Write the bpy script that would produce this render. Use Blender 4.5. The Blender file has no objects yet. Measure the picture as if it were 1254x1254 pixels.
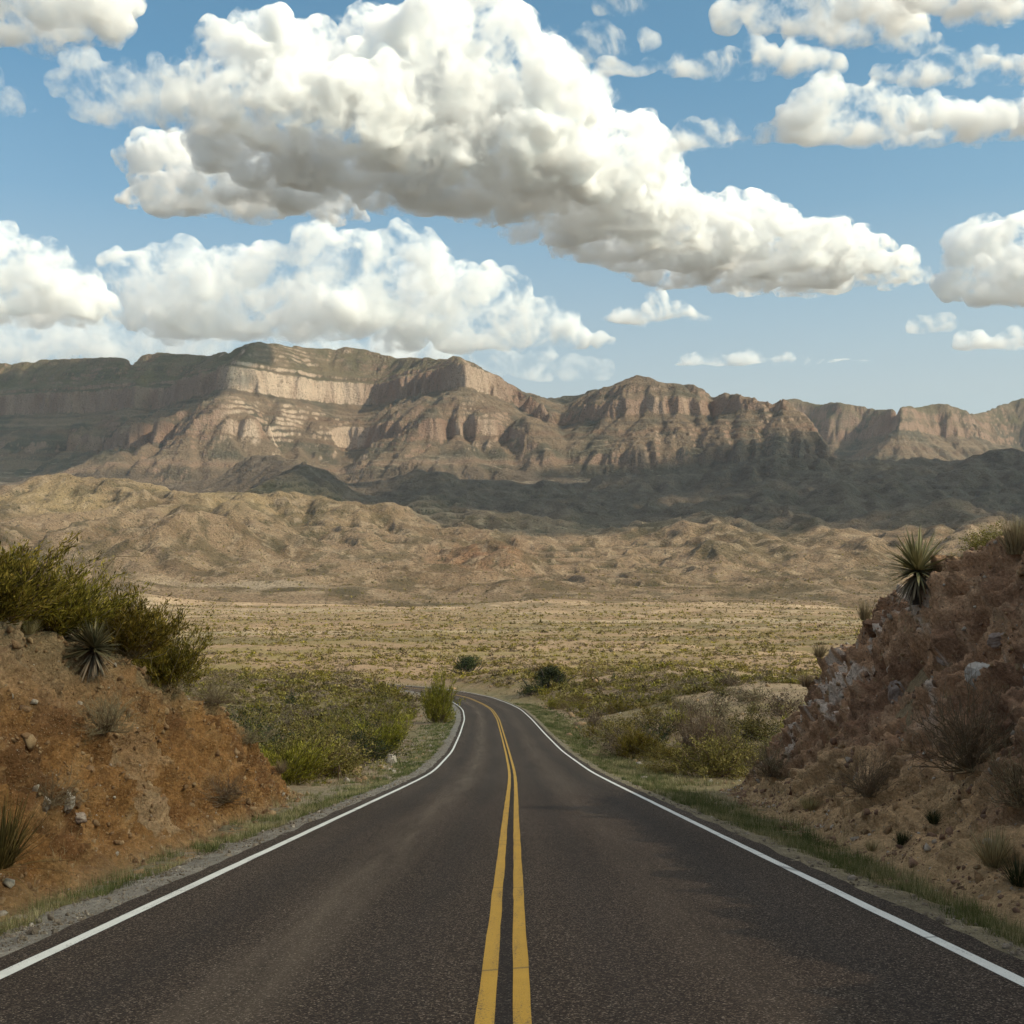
import bpy, bmesh, math, random, time
import numpy as np
T0 = time.time()
PI = math.pi
scene = bpy.context.scene
COL = scene.collection
F_PX, CX, HY = 1400.0, 627.0, 700.0     # focal length, centre column and horizon row of the photograph (1254 px)
EYE = 1.67                              # eye height over the road; road height 0 under the camera

# ---------------------------------------------------------------- noise
def _hash(ix, iy, iz, seed):
    h = (ix.astype(np.uint32) * np.uint32(374761393) + iy.astype(np.uint32) * np.uint32(668265263)
         + iz.astype(np.uint32) * np.uint32(2246822519) + np.uint32((seed * 3266489917) & 0xFFFFFFFF))
    h ^= h >> np.uint32(15); h *= np.uint32(2246822507)
    h ^= h >> np.uint32(13); h *= np.uint32(3266489909)
    h ^= h >> np.uint32(16)
    return h

def _fade(t): return t * t * t * (t * (t * 6 - 15) + 10)

def noise2(x, y, seed=0):
    xi = np.floor(x); yi = np.floor(y)
    fx = x - xi; fy = y - yi
    xi = xi.astype(np.int64); yi = yi.astype(np.int64)
    u = _fade(fx); v = _fade(fy)
    z = np.zeros_like(xi)
    def g(a, b):
        h = _hash(xi + a, yi + b, z, seed)
        ang = (h & np.uint32(1023)).astype(np.float64) * (2 * PI / 1024)
        return np.cos(ang) * (fx - a) + np.sin(ang) * (fy - b)
    n0 = g(0, 0) * (1 - u) + g(1, 0) * u
    n1 = g(0, 1) * (1 - u) + g(1, 1) * u
    return (n0 * (1 - v) + n1 * v) * 1.5

def noise3(x, y, zz, seed=0):
    xi = np.floor(x); yi = np.floor(y); zi = np.floor(zz)
    fx = x - xi; fy = y - yi; fz = zz - zi
    xi = xi.astype(np.int64); yi = yi.astype(np.int64); zi = zi.astype(np.int64)
    u = _fade(fx); v = _fade(fy); w = _fade(fz)
    def g(a, b, c):
        h = _hash(xi + a, yi + b, zi + c, seed)
        s0 = ((h & np.uint32(1023)).astype(np.float64) / 511.5 - 1)
        s1 = (((h >> np.uint32(10)) & np.uint32(1023)).astype(np.float64) / 511.5 - 1)
        s2 = (((h >> np.uint32(20)) & np.uint32(1023)).astype(np.float64) / 511.5 - 1)
        return s0 * (fx - a) + s1 * (fy - b) + s2 * (fz - c)
    def lerp(a, b, t): return a + (b - a) * t
    x00 = lerp(g(0, 0, 0), g(1, 0, 0), u); x10 = lerp(g(0, 1, 0), g(1, 1, 0), u)
    x01 = lerp(g(0, 0, 1), g(1, 0, 1), u); x11 = lerp(g(0, 1, 1), g(1, 1, 1), u)
    return lerp(lerp(x00, x10, v), lerp(x01, x11, v), w) * 1.2

def fbm2(x, y, octv=5, seed=0, gain=0.5, lac=2.03):
    s = 0; a = 1.0
    for o in range(octv):
        s = s + a * noise2(x + o * 17.3, y - o * 9.1, seed + o)
        x = x * lac; y = y * lac; a *= gain
    return s

def ridged2(x, y, octv=5, seed=0, gain=0.5, lac=2.03):
    s = 0; a = 1.0; w = 1.0
    for o in range(octv):
        n = 1 - np.abs(noise2(x + o * 7.7, y + o * 3.1, seed + o)) * 1.6
        n = np.clip(n, 0, 1) ** 2 * w
        s = s + a * n
        w = np.clip(n * 1.8, 0, 1)
        x = x * lac; y = y * lac; a *= gain
    return s

def fbm3(x, y, z, octv=4, seed=0, gain=0.5, lac=2.03):
    s = 0; a = 1.0
    for o in range(octv):
        s = s + a * noise3(x + o * 5.3, y - o * 9.1, z + o * 2.7, seed + o)
        x = x * lac; y = y * lac; z = z * lac; a *= gain
    return s

def sstep(a, b, x):
    t = np.clip((x - a) / (b - a), 0, 1)
    return t * t * (3 - 2 * t)

# ---------------------------------------------------------------- objects
def tag(o, label=None, cat=None, group=None, kind=None):
    if label: o['label'] = label
    if cat: o['category'] = cat
    if group: o['group'] = group
    if kind: o['kind'] = kind
    return o

def link(o, parent=None):
    COL.objects.link(o)
    if parent is not None: o.parent = parent
    return o

def np_mesh(name, verts, faces, mats=(), smooth=False, uv=None, attrs=None, mat_idx=None):
    """verts (n,3); faces (m,k) all of one size k; uv: per-vertex (n,2); attrs: {name: per-vertex float or (n,3) colour}"""
    me = bpy.data.meshes.new(name)
    verts = np.ascontiguousarray(verts, dtype=np.float32); faces = np.ascontiguousarray(faces, dtype=np.int32)
    m, k = faces.shape
    me.vertices.add(len(verts)); me.vertices.foreach_set('co', verts.ravel())
    me.loops.add(m * k); me.loops.foreach_set('vertex_index', faces.ravel())
    me.polygons.add(m); me.polygons.foreach_set('loop_start', np.arange(0, m * k, k, dtype=np.int32))
    if smooth: me.polygons.foreach_set('use_smooth', np.ones(m, dtype=bool))
    for mt in mats: me.materials.append(mt)
    if mat_idx is not None: me.polygons.foreach_set('material_index', np.asarray(mat_idx, dtype=np.int32))
    if uv is not None:
        l = me.uv_layers.new(name='UVMap')
        l.data.foreach_set('uv', np.ascontiguousarray(uv, dtype=np.float32)[faces.ravel()].ravel())
    for an, av in (attrs or {}).items():
        av = np.asarray(av, dtype=np.float32)
        if av.ndim == 1:
            a = me.attributes.new(an, 'FLOAT', 'POINT'); a.data.foreach_set('value', av)
        else:
            a = me.attributes.new(an, 'FLOAT_VECTOR', 'POINT'); a.data.foreach_set('vector', av.ravel())
    me.update(calc_edges=True)
    return me

def obj(name, me, parent=None):
    return link(bpy.data.objects.new(name, me), parent)

def grid_faces(nr, nc):
    i = np.arange(nr - 1)[:, None] * nc + np.arange(nc - 1)[None, :]
    return np.stack([i, i + 1, i + nc + 1, i + nc], -1).reshape(-1, 4)

def at(px, py, Y):
    """world point at depth Y on the sight line of photo pixel (px, py)"""
    return ((px - CX) / F_PX * Y, Y, EYE + (HY - py) / F_PX * Y)

# ---------------------------------------------------------------- materials
class NT:
    def __init__(self, mat):
        mat.use_nodes = True
        self.t = mat.node_tree; self.t.nodes.clear()
    def n(self, typ, **kw):
        nd = self.t.nodes.new(typ)
        for k, v in kw.items():
            if k.startswith('i_'):
                key = k[2:]
                key = int(key) if key.isdigit() else key.replace('_', ' ')
                if hasattr(v, 'is_output') : self.t.links.new(v, nd.inputs[key])
                else: nd.inputs[key].default_value = v
            else: setattr(nd, k, v)
        return nd
    def l(self, a, b): self.t.links.new(a, b)
    def math(self, op, a, b=None, c=None, clamp=False):
        nd = self.t.nodes.new('ShaderNodeMath'); nd.operation = op; nd.use_clamp = clamp
        for i, v in enumerate((a, b, c)):
            if v is None: continue
            if hasattr(v, 'is_output'): self.l(v, nd.inputs[i])
            else: nd.inputs[i].default_value = v
        return nd.outputs[0]
    def mix(self, fac, a, b, blend='MIX'):
        nd = self.t.nodes.new('ShaderNodeMix'); nd.data_type = 'RGBA'; nd.blend_type = blend
        for i, v in ((0, fac), (6, a), (7, b)):
            if hasattr(v, 'is_output'): self.l(v, nd.inputs[i])
            elif i == 0: nd.inputs[i].default_value = v
            else: nd.inputs[i].default_value = (*v, 1) if len(v) == 3 else v
        return nd.outputs[2]
    def ramp(self, fac, stops, interp='LINEAR'):
        nd = self.t.nodes.new('ShaderNodeValToRGB'); nd.color_ramp.interpolation = interp
        e = nd.color_ramp.elements
        while len(e) < len(stops): e.new(0.5)
        for el, (p, c) in zip(e, stops):
            el.position = p
            el.color = (c, c, c, 1) if not hasattr(c, '__len__') else (*c, 1)
        self.l(fac, nd.inputs[0])
        return nd.outputs[0]
    def noise(self, vec, scale, detail=4, rough=0.55, dist=0.0, out=0):
        nd = self.n('ShaderNodeTexNoise'); nd.inputs['Scale'].default_value = scale
        nd.inputs['Detail'].default_value = detail; nd.inputs['Roughness'].default_value = rough
        nd.inputs['Distortion'].default_value = dist
        if vec is not None: self.l(vec, nd.inputs['Vector'])
        return nd.outputs[out]
    def voro(self, vec, scale, feature='F1', out=0, rand=1.0):
        nd = self.n('ShaderNodeTexVoronoi'); nd.feature = feature
        nd.inputs['Scale'].default_value = scale; nd.inputs['Randomness'].default_value = rand
        if vec is not None: self.l(vec, nd.inputs['Vector'])
        return nd.outputs[out]
    def mapping(self, vec, scale=(1, 1, 1), loc=(0, 0, 0)):
        nd = self.n('ShaderNodeMapping'); nd.inputs['Scale'].default_value = scale; nd.inputs['Location'].default_value = loc
        self.l(vec, nd.inputs['Vector'])
        return nd.outputs[0]
    def attr(self, name, out='Fac'):
        nd = self.n('ShaderNodeAttribute'); nd.attribute_name = name
        return nd.outputs[out]
    def out(self, surf=None, vol=None, disp=None):
        o = self.n('ShaderNodeOutputMaterial')
        if surf is not None: self.l(surf, o.inputs['Surface'])
        if vol is not None: self.l(vol, o.inputs['Volume'])
    def principled(self, col, rough=0.9, normal=None, spec=0.2, **kw):
        p = self.n('ShaderNodeBsdfPrincipled')
        if hasattr(col, 'is_output'): self.l(col, p.inputs['Base Color'])
        else: p.inputs['Base Color'].default_value = (*col, 1)
        if hasattr(rough, 'is_output'): self.l(rough, p.inputs['Roughness'])
        else: p.inputs['Roughness'].default_value = rough
        p.inputs['Specular IOR Level'].default_value = spec
        if normal is not None: self.l(normal, p.inputs['Normal'])
        for k, v in kw.items(): p.inputs[k.replace('_', ' ')].default_value = v
        return p.outputs[0]
    def bump(self, h, strength=0.5, dist=0.1, normal=None):
        nd = self.n('ShaderNodeBump'); nd.inputs['Strength'].default_value = strength; nd.inputs['Distance'].default_value = dist
        self.l(h, nd.inputs['Height'])
        if normal is not None: self.l(normal, nd.inputs['Normal'])
        return nd.outputs[0]

def new_mat(name):
    m = bpy.data.materials.new(name)
    return m, NT(m)

# ---------------------------------------------------------------- camera, sun, sky
SUN_EL, SUN_AZ = math.radians(36), math.radians(110)     # azimuth clockwise from +Y (straight down the road)
SUN_DIR = np.array([math.sin(SUN_AZ) * math.cos(SUN_EL), math.cos(SUN_AZ) * math.cos(SUN_EL), math.sin(SUN_EL)])

SKY_TINT = (0.80, 1.30, 1.24, 1)
SKY_PALE = (4.0, 4.15, 3.95, 1)
SKY_FILL = (5.6, 5.6, 5.5, 1)
def build_camera_light():
    cam = bpy.data.cameras.new('camera'); co = link(bpy.data.objects.new('camera', cam))
    co.location = (0, 0, EYE); co.rotation_euler = (PI / 2, 0, 0)
    cam.sensor_width = 36; cam.lens = F_PX / 1254 * 36; cam.shift_y = (HY - 627) / 1254
    cam.clip_start = 0.1; cam.clip_end = 80000
    scene.camera = co
    sun = bpy.data.lights.new('sun', 'SUN'); so = link(bpy.data.objects.new('sun', sun))
    sun.energy = 5.0; sun.angle = math.radians(0.53); sun.color = (1.0, 0.84, 0.62)
    from mathutils import Vector
    so.rotation_euler = Vector(SUN_DIR.tolist()).to_track_quat('Z', 'Y').to_euler()
    w = bpy.data.worlds.new('World'); scene.world = w; w.use_nodes = True
    t = w.node_tree; t.nodes.clear()
    sky = t.nodes.new('ShaderNodeTexSky'); sky.sky_type = 'NISHITA'; sky.sun_disc = False
    sky.sun_elevation = SUN_EL; sky.sun_rotation = SUN_AZ
    sky.altitude = 900; sky.air_density = 0.8; sky.dust_density = 6.0; sky.ozone_density = 1.0
    bg = t.nodes.new('ShaderNodeBackground'); bg.inputs['Strength'].default_value = 0.15
    o = t.nodes.new('ShaderNodeOutputWorld')
    # the sky proper, pale towards the horizon, with unseen bright cloud added overhead as fill light
    def mix(fac, x, y, blend='MIX'):
        nd = t.nodes.new('ShaderNodeMix'); nd.data_type = 'RGBA'; nd.blend_type = blend
        for i, v in ((0, fac), (6, x), (7, y)):
            if hasattr(v, 'is_output'): t.links.new(v, nd.inputs[i])
            else: nd.inputs[i].default_value = v
        return nd.outputs[2]
    def ramp(fac, stops):
        nd = t.nodes.new('ShaderNodeValToRGB'); e = nd.color_ramp.elements
        while len(e) < len(stops): e.new(0.5)
        for el, (p, c) in zip(e, stops): el.position = p; el.color = (c, c, c, 1)
        t.links.new(fac, nd.inputs[0]); return nd.outputs[0]
    tc = t.nodes.new('ShaderNodeTexCoord'); sp = t.nodes.new('ShaderNodeSeparateXYZ'); t.links.new(tc.outputs['Generated'], sp.inputs[0])
    nz = t.nodes.new('ShaderNodeTexNoise'); nz.inputs['Scale'].default_value = 2.6; nz.inputs['Detail'].default_value = 6; t.links.new(tc.outputs['Generated'], nz.inputs['Vector'])
    col = mix(1.0, sky.outputs[0], SKY_TINT, 'MULTIPLY')
    col = mix(ramp(sp.outputs[2], [(0.0, 0.85), (0.15, 0.72), (0.20, 0.52), (0.30, 0.15), (0.40, 0.0)]), col, SKY_PALE)
    cm = t.nodes.new('ShaderNodeMath'); cm.operation = 'MULTIPLY'
    t.links.new(ramp(sp.outputs[2], [(0.50, 0.0), (0.66, 0.92)]), cm.inputs[0]); t.links.new(ramp(nz.outputs[0], [(0.30, 0.35), (0.60, 1.0)]), cm.inputs[1])
    col = mix(cm.outputs[0], col, SKY_FILL)
    t.links.new(col, bg.inputs[0]); t.links.new(bg.outputs[0], o.inputs[0])
    vs = scene.view_settings
    vs.view_transform = 'Standard'; vs.look = 'None'; vs.gamma = 1; vs.exposure = 0.0; vs.use_curve_mapping = False
    c = scene.cycles
    c.use_denoising = True
    try: c.denoiser = 'OPENIMAGEDENOISE'; c.denoising_input_passes = 'RGB_ALBEDO_NORMAL'; c.denoising_prefilter = 'ACCURATE'
    except Exception: pass
    c.max_bounces = 24; c.volume_bounces = 16; c.diffuse_bounces = 3; c.glossy_bounces = 2
    c.transparent_max_bounces = 96; c.transmission_bounces = 4
    c.sample_clamp_indirect = 6
    c.use_adaptive_sampling = True; c.adaptive_threshold = 0.025

# ---------------------------------------------------------------- clouds
CLOUD_BASE = 1750.0
STEP_RATE = 0.20
CLOUDS = [
 # name of look, photo lobes (column, row, radius, depth), scatter density
 ('huge white cumulus tower with a long grey underside, the largest cloud in the sky', 0.020, [
   (300,96,54,4650),(345,74,42,4700),(268,118,42,4600),(330,52,26,4700),(300,130,56,4600),(248,138,32,4650),(232,120,22,4650),(350,128,50,4650),(408,128,38,4700),(446,132,30,4700),(472,140,18,4700),
   (470,84,58,5000),(525,62,48,5000),(500,36,24,5000),(440,60,34,5000),(590,62,42,5050),(612,36,18,5050),(638,86,48,5100),(560,120,84,5100),(660,140,64,5200),(490,140,66,5000),
   (700,142,42,5300),(726,196,52,5500),(650,205,84,5400),(778,190,38,5700),(796,214,30,5900),(742,250,66,5800),(580,196,76,5200),(815,186,14,5700),
   (880,288,50,6500),(842,300,54,6300),(936,300,48,6600),(995,316,40,6750),(1050,324,34,6850),(1096,334,22,6950),(1126,342,12,6950),(790,292,56,6100),(715,262,52,5700),(900,256,22,6500),
   (320,196,38,5150),(400,204,44,5250),(470,214,48,5300),(540,236,52,5450),(600,258,50,5600),(660,284,46,5850),(740,312,44,6300),(820,336,40,6800),(910,346,38,7050),(1000,352,32,7150),(260,176,30,4950)]),
 ('medium cumulus with bright twin tops, tucked under the left end of the largest cloud', 0.018, [
   (208,206,34,5500),(188,198,24,5500),(285,222,38,5500),(300,212,24,5500),(250,240,42,5500),(335,246,36,5550),(368,256,28,5600),
   (215,250,40,5450),(405,264,22,5650),(170,256,16,5400),(435,268,12,5700)]),
 ('rounded cloud heap low at the left edge above the plateau', 0.007, [
   (0,332,42,7900),(40,338,38,7900),(82,362,36,8000),(20,372,48,8000),(-60,340,62,7900),(112,390,22,8100),(-120,350,60,7900)]),
 ('broad pale cloud bank low over the high plateau', 0.0055, [
   (170,346,32,8400),(220,336,34,8400),(280,346,38,8400),(338,338,32,8400),(400,322,32,8400),(432,306,20,8400),(482,304,26,8400),
   (524,312,20,8400),(300,384,46,8500),(400,378,48,8500),(210,388,42,8500),(460,345,34,8500),(355,390,36,8600)]),
 ('low heaped cloud left of centre whose right end trails above the step in the plateau', 0.006, [
   (520,356,30,8900),(570,354,30,8900),(612,366,28,8900),(652,388,22,8950),(690,406,14,9000),(712,411,9,9000),(732,415,6,9000),(750,417,4,9000),(668,398,16,9000),(565,392,38,9000),(485,392,34,9000),(625,400,26,9000)]),
 ('small isolated lens-shaped cloud right of centre above the peaked butte', 0.010, [
   (800,388,17,8000),(770,393,13,8000),(830,391,14,8000),(852,396,9,8000),(745,397,7,8000)]),
 ('compact white heap cloud cut by the right edge', 0.014, [
   (1195,312,34,7300),(1236,304,34,7300),(1292,310,44,7300),(1215,342,34,7400),(1270,342,44,7400),(1340,330,44,7400)]),
 ('long ragged cloud in the upper right with lobes hanging from its underside', 0.010, [
   (1000,146,34,4600),(1022,128,22,4600),(960,168,24,4600),(1058,150,34,4600),(1110,156,34,4600),(1160,160,28,4600),(1212,156,28,4600),
   (1255,150,28,4600),(972,200,20,4600),(1300,150,34,4600),(1130,182,14,4600),(1340,160,30,4600)]),
 ('small torn cloud tuft touching the right shoulder of the largest cloud', 0.008, [
   (848,168,18,4700),(875,178,20,4700),(902,188,14,4700),(925,192,10,4700)]),
 ('thin stretched cloud streak high right of centre', 0.008, [
   (745,94,15,4000),(790,94,12,4000),(835,90,16,4000),(880,86,18,4000),(930,82,19,4000),(980,78,19,4000),(1018,78,14,4000)]),
 ('tiny torn cloud puff above the thin streak, right of the cumulus tower', 0.006, [
   (728,54,16,3900),(755,57,14,3900),(712,50,9,3900),(792,50,7,3900)]),
 ('bulging cloud in the top right corner region, left of the grey one', 0.010, [
   (930,8,18,3700),(1000,8,38,3700),(1050,24,42,3700),(1100,46,34,3750),(1000,34,34,3700),(1132,60,16,3800),(892,18,11,3700),(1040,50,30,3750)]),
 ('grey-bottomed cloud at the top right corner', 0.014, [
   (1150,-10,36,3500),(1220,-10,50,3500),(1206,36,24,3550),(1256,42,26,3550),(1300,10,50,3500),(1180,42,16,3600)]),
 ('flat white cloud at the right edge between the corner cloud and the ragged one', 0.009, [
   (1080,106,15,4050),(1120,98,20,4050),(1160,94,22,4050),(1204,96,23,4050),(1252,100,26,4050),(1300,100,26,4050)]),
 ('creamy cloud in the top left corner with ragged lower edge', 0.012, [
   (10,0,52,3700),(66,-6,56,3700),(120,-6,40,3700),(40,56,22,3800),(72,70,17,3800),(-50,0,60,3700),(90,40,22,3750)]),
 ('dark thin cloud shred at the left edge below the corner cloud', 0.005, [
   (-20,128,30,4300),(16,136,15,4300),(40,146,8,4300)]),
 ('grey shaded cloud between the corner cloud and the left end of the largest cloud', 0.004, [
   (120,112,34,4400),(165,126,38,4400),(205,112,30,4400),(140,146,22,4400),(185,150,20,4400)]),
 ('small low cloud at the right edge above the distant tan ridge', 0.008, [
   (1195,430,15,8800),(1240,426,18,8800),(1290,430,22,8800),(1215,436,14,8800)]),
 ('little round cloud puff left of the low right-edge cloud', 0.006, [
   (1128,400,10,8300),(1150,402,8,8300),(1138,436,12,8300),(1160,438,8,8300)]),
 ('faint flat cloud strip just above the notch between butte and distant ridge', 0.006, [
   (845,452,12,9500),(880,456,14,9500),(915,458,15,9500),(950,460,15,9500),(985,460,14,9500),(1020,462,12,9500),(1050,464,9,9500)]),
 ('very faint long cloud strip lying on the skyline of the plateau, lowest of all', 0.0022, [
   (-80,404,30,9800),(-10,408,28,9800),(60,412,28,9800),(130,414,26,9800),(200,412,28,9900),(270,410,28,9900),(480,432,20,10300),(540,436,18,10300),(600,440,18,10300),(655,446,16,10400),(700,452,13,10500),(735,456,9,10500),(420,424,22,10300),(350,418,24,10200)]),
 ('tiny cloud wisp cut by the top edge right of the tower', 0.006, [
   (758,4,12,3600),(780,8,10,3600),(736,10,6,3600)]),
]
_r = random.Random(4)
RIDGE_SPOTS = []
while len(RIDGE_SPOTS) < 46:
    _y = _r.uniform(1640, 2760); _x = _r.uniform(-0.13, 0.62) * _y
    if _y > 2130 - 0.62 * min(max(1400 * _x / _y + 177, 0), 700): RIDGE_SPOTS.append((_x, _y, 210, _r.uniform(80, 190)))
SHADE_CLOUDS = [   # unseen, added to shade the land; each spot is where on the land its shadow falls (x, y, z, radius)
 ('unseen cloud added to shade the cliffs at the left end of the plateau', 0.030,
   [(-1950,3750,520,190),(-1950,3990,600,200),(-1700,3990,600,190),(-1480,3900,600,180),(-1300,3760,590,150),(-2150,4050,600,200),(-1750,3850,560,200),(-1560,3780,520,200),(-1380,3700,500,190),(-1210,3620,480,170),(-1680,3560,420,190),(-1450,3500,420,190),(-1250,3420,400,140),(-1950,3500,420,190),(-2150,3600,450,190),(-1100,3480,420,90)]),
 ('unseen cloud added to shade the right-hand ridges', 0.015, RIDGE_SPOTS),
 ('thin unseen cloud veil added to dim the sun on the road cutting', -0.0034,
   [(0,10,0,125),(0,-80,5,170),(95,-5,0,125),(-95,-5,0,125),(-40,45,-5,75),(45,45,-5,75)]),
]

def ico(sub=2):
    bm = bmesh.new(); bmesh.ops.create_icosphere(bm, subdivisions=sub, radius=1.0)
    v = np.array([p.co[:] for p in bm.verts]); f = np.array([[q.index for q in p.verts] for p in bm.faces]); bm.free()
    return v, f

def build_cloud(i, label, dens, lobes, group='clouds', base=CLOUD_BASE, fill=True, uniform=False, balls=None):
    rng = np.random.default_rng(100 + i)
    S = []
    B = balls if balls is not None else [(np.array(at(px, py, Y)), r / F_PX * Y) for (px, py, r, Y) in lobes]
    for (c, R) in B:
        S.append((c, R * 1.06))
        if fill and c[2] - R > base - 0.2 * R:                     # body down to the flat base
            S.append((np.array([c[0], c[1], max(base + 0.45 * R, c[2] - R)]), R * 0.85))
    for j in range(len(B) - 1):                                # bridge neighbouring lobes
        (a, Ra), (b, Rb) = B[j:j + 2]
        if np.linalg.norm(a - b) < 2.2 * (Ra + Rb):
            for q in range(3):
                u = rng.uniform(0.2, 0.8); c = a * (1 - u) + b * u + rng.normal(size=3) * 0.22 * (Ra + Rb) * np.array([1, 1, 0.6])
                S.append((c, (Ra + Rb) * rng.uniform(0.22, 0.42)))
    big = list(S)
    for (c, R) in big:                                             # cauliflower lobes on the upper halves
        for k in range(7):
            d = rng.normal(size=3); d[2] = abs(d[2]) * 0.8 - 0.1; d[1] -= 0.25; d /= np.linalg.norm(d)
            r2 = R * rng.uniform(0.24, 0.55)
            S.append((c + d * (R * 0.86), r2))
            for q in range(3):
                e = d + rng.normal(size=3) * 0.7; e /= np.linalg.norm(e)
                S.append((c + d * R * 0.86 + e * r2 * 0.9, r2 * rng.uniform(0.3, 0.5)))
    iv, jf = ico(2)
    V = []; Fc = []; n = 0
    for (c, R) in S:
        V.append(iv * R * np.array([1, 1, 0.9]) + c); Fc.append(jf + n); n += len(iv)
    V = np.concatenate(V); Fc = np.concatenate(Fc)
    o_c = V.mean(0); o_c[2] = base
    V = V - o_c
    me = np_mesh('cloud', V, Fc)
    o = obj('cloud', me)
    Ym = np.mean([l[3] for l in lobes]) if balls is None else 4500.0
    vox = 4.2 / F_PX * Ym
    md = o.modifiers.new('r', 'REMESH'); md.mode = 'VOXEL'; md.voxel_size = vox
    dg = bpy.context.evaluated_depsgraph_get()
    me2 = bpy.data.meshes.new_from_object(o.evaluated_get(dg))
    o.modifiers.clear(); o.data = me2
    bpy.data.meshes.remove(me)
    nv = len(me2.vertices)
    P = np.empty(nv * 3, dtype=np.float32); me2.vertices.foreach_get('co', P); P = P.reshape(-1, 3).astype(np.float64)
    N = np.empty(nv * 3, dtype=np.float32); me2.vertices.foreach_get('normal', N); N = N.reshape(-1, 3)
    W = (P + o_c) / Ym * F_PX                                       # in photo pixels at that depth
    amp = vox * 1.0
    b1 = 1 - 2 * np.abs(noise3(W[:, 0] / 34, W[:, 1] / 34, W[:, 2] / 34, 5 + i))
    b2 = 1 - 2 * np.abs(noise3(W[:, 0] / 15, W[:, 1] / 15, W[:, 2] / 15, 50 + i))
    f3 = fbm3(W[:, 0] / 26, W[:, 1] / 26, W[:, 2] / 20, 4, 90 + i)
    P = P + N * ((b1 * 1.6 + b2 * 0.9 + f3 * 2.4) * amp)[:, None]
    und = 14 * vox * 0 + 22 * fbm2(W[:, 0] / 60, W[:, 1] / 60, 3, 7 + i)
    low = np.maximum(P[:, 2], und + 0.06 * (P[:, 2]))
    P[:, 2] = low
    me2.vertices.foreach_set('co', P.astype(np.float32).ravel()); me2.update()
    md = o.modifiers.new('r', 'REMESH'); md.mode = 'VOXEL'; md.voxel_size = vox * 0.7
    dg = bpy.context.evaluated_depsgraph_get()
    me3 = bpy.data.meshes.new_from_object(o.evaluated_get(dg))
    o.modifiers.clear(); o.data = me3; bpy.data.meshes.remove(me2); me2 = me3
    m, t = new_mat('cloud_vapour')
    v = t.n('ShaderNodeVolumeScatter'); v.inputs['Color'].default_value = (0.962, 0.974, 0.990, 1); v.inputs['Anisotropy'].default_value = 0.0
    k = F_PX / Ym
    co = t.n('ShaderNodeTexCoord').outputs['Object']
    if uniform: v.inputs['Density'].default_value = dens
    else:
        n1 = t.noise(co, k / 52.0, 8, 0.64, 0.5); n2 = t.noise(co, k / 13.0, 5, 0.6, 0.3)
        nn = t.math('ADD', t.math('MULTIPLY', n1, 0.74), t.math('MULTIPLY', n2, 0.26))
        ds = t.n('ShaderNodeMapRange', interpolation_type='SMOOTHSTEP'); t.l(nn, ds.inputs[0])
        ds.inputs[1].default_value = 0.455; ds.inputs[2].default_value = 0.66; ds.inputs[3].default_value = 0.0; ds.inputs[4].default_value = dens * 4.6
        t.l(ds.outputs[0], v.inputs['Density'])
    m.cycles.volume_step_rate = STEP_RATE
    t.out(vol=v.outputs[0])
    me2.materials.clear(); me2.materials.append(m)
    o.location = o_c
    tag(o, label, 'cloud', group, 'thing')
    return o

def build_clouds():
    for i, (lab, dens, lobes) in enumerate(CLOUDS):
        build_cloud(i, lab, dens, lobes)
    for i, (lab, dens, spots) in enumerate(SHADE_CLOUDS):
        spots = [(x + SUN_DIR[0] / SUN_DIR[2] * (1960 - z), y + SUN_DIR[1] / SUN_DIR[2] * (1960 - z), r) for (x, y, z, r) in spots]
        build_cloud(40 + i, lab, abs(dens), [], base=1900.0, uniform=dens < 0, balls=[(np.array((x, y, 1960.0)), r) for (x, y, r) in spots])

def build_haze():
    v = np.array([(x, y, z) for x in (-9500, 9500) for y in (-400, 10500) for z in (-64, 1450)], dtype=float)
    f = np.array([(0, 1, 3, 2), (4, 6, 7, 5), (0, 4, 5, 1), (2, 3, 7, 6), (0, 2, 6, 4), (1, 5, 7, 3)])
    m, t = new_mat('haze_air')
    p = t.n('ShaderNodeVolumePrincipled'); p.inputs['Color'].default_value = (0.70, 0.84, 1.0, 1); p.inputs['Density'].default_value = HAZE
    p.inputs['Anisotropy'].default_value = 0.1
    t.out(vol=p.outputs[0])
    tag(obj('haze', np_mesh('haze', v, f, [m])), kind='stuff')
HAZE = 2.2e-5
# ---------------------------------------------------------------- far terrain: hills and mesa
def poly(px, pts):
    a = np.array(pts, dtype=np.float64)
    x = np.asarray(px, dtype=np.float64)
    return np.interp(x, a[:, 0], a[:, 1])

GX0, GX1, GY0, GY1, CELL = -4200.0, 4200.0, 760.0, 6400.0, 10.0

def valley(Y):
    return np.interp(Y, [0, 200, 230, 367, 800, 1000, 1200, 1500, 1900, 2600, 3000, 3300, 6500],
                     [-20, -21.5, -22.2, -24.5, -27, -22, -10, 14, 60, 170, 235, 285, 330])

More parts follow.
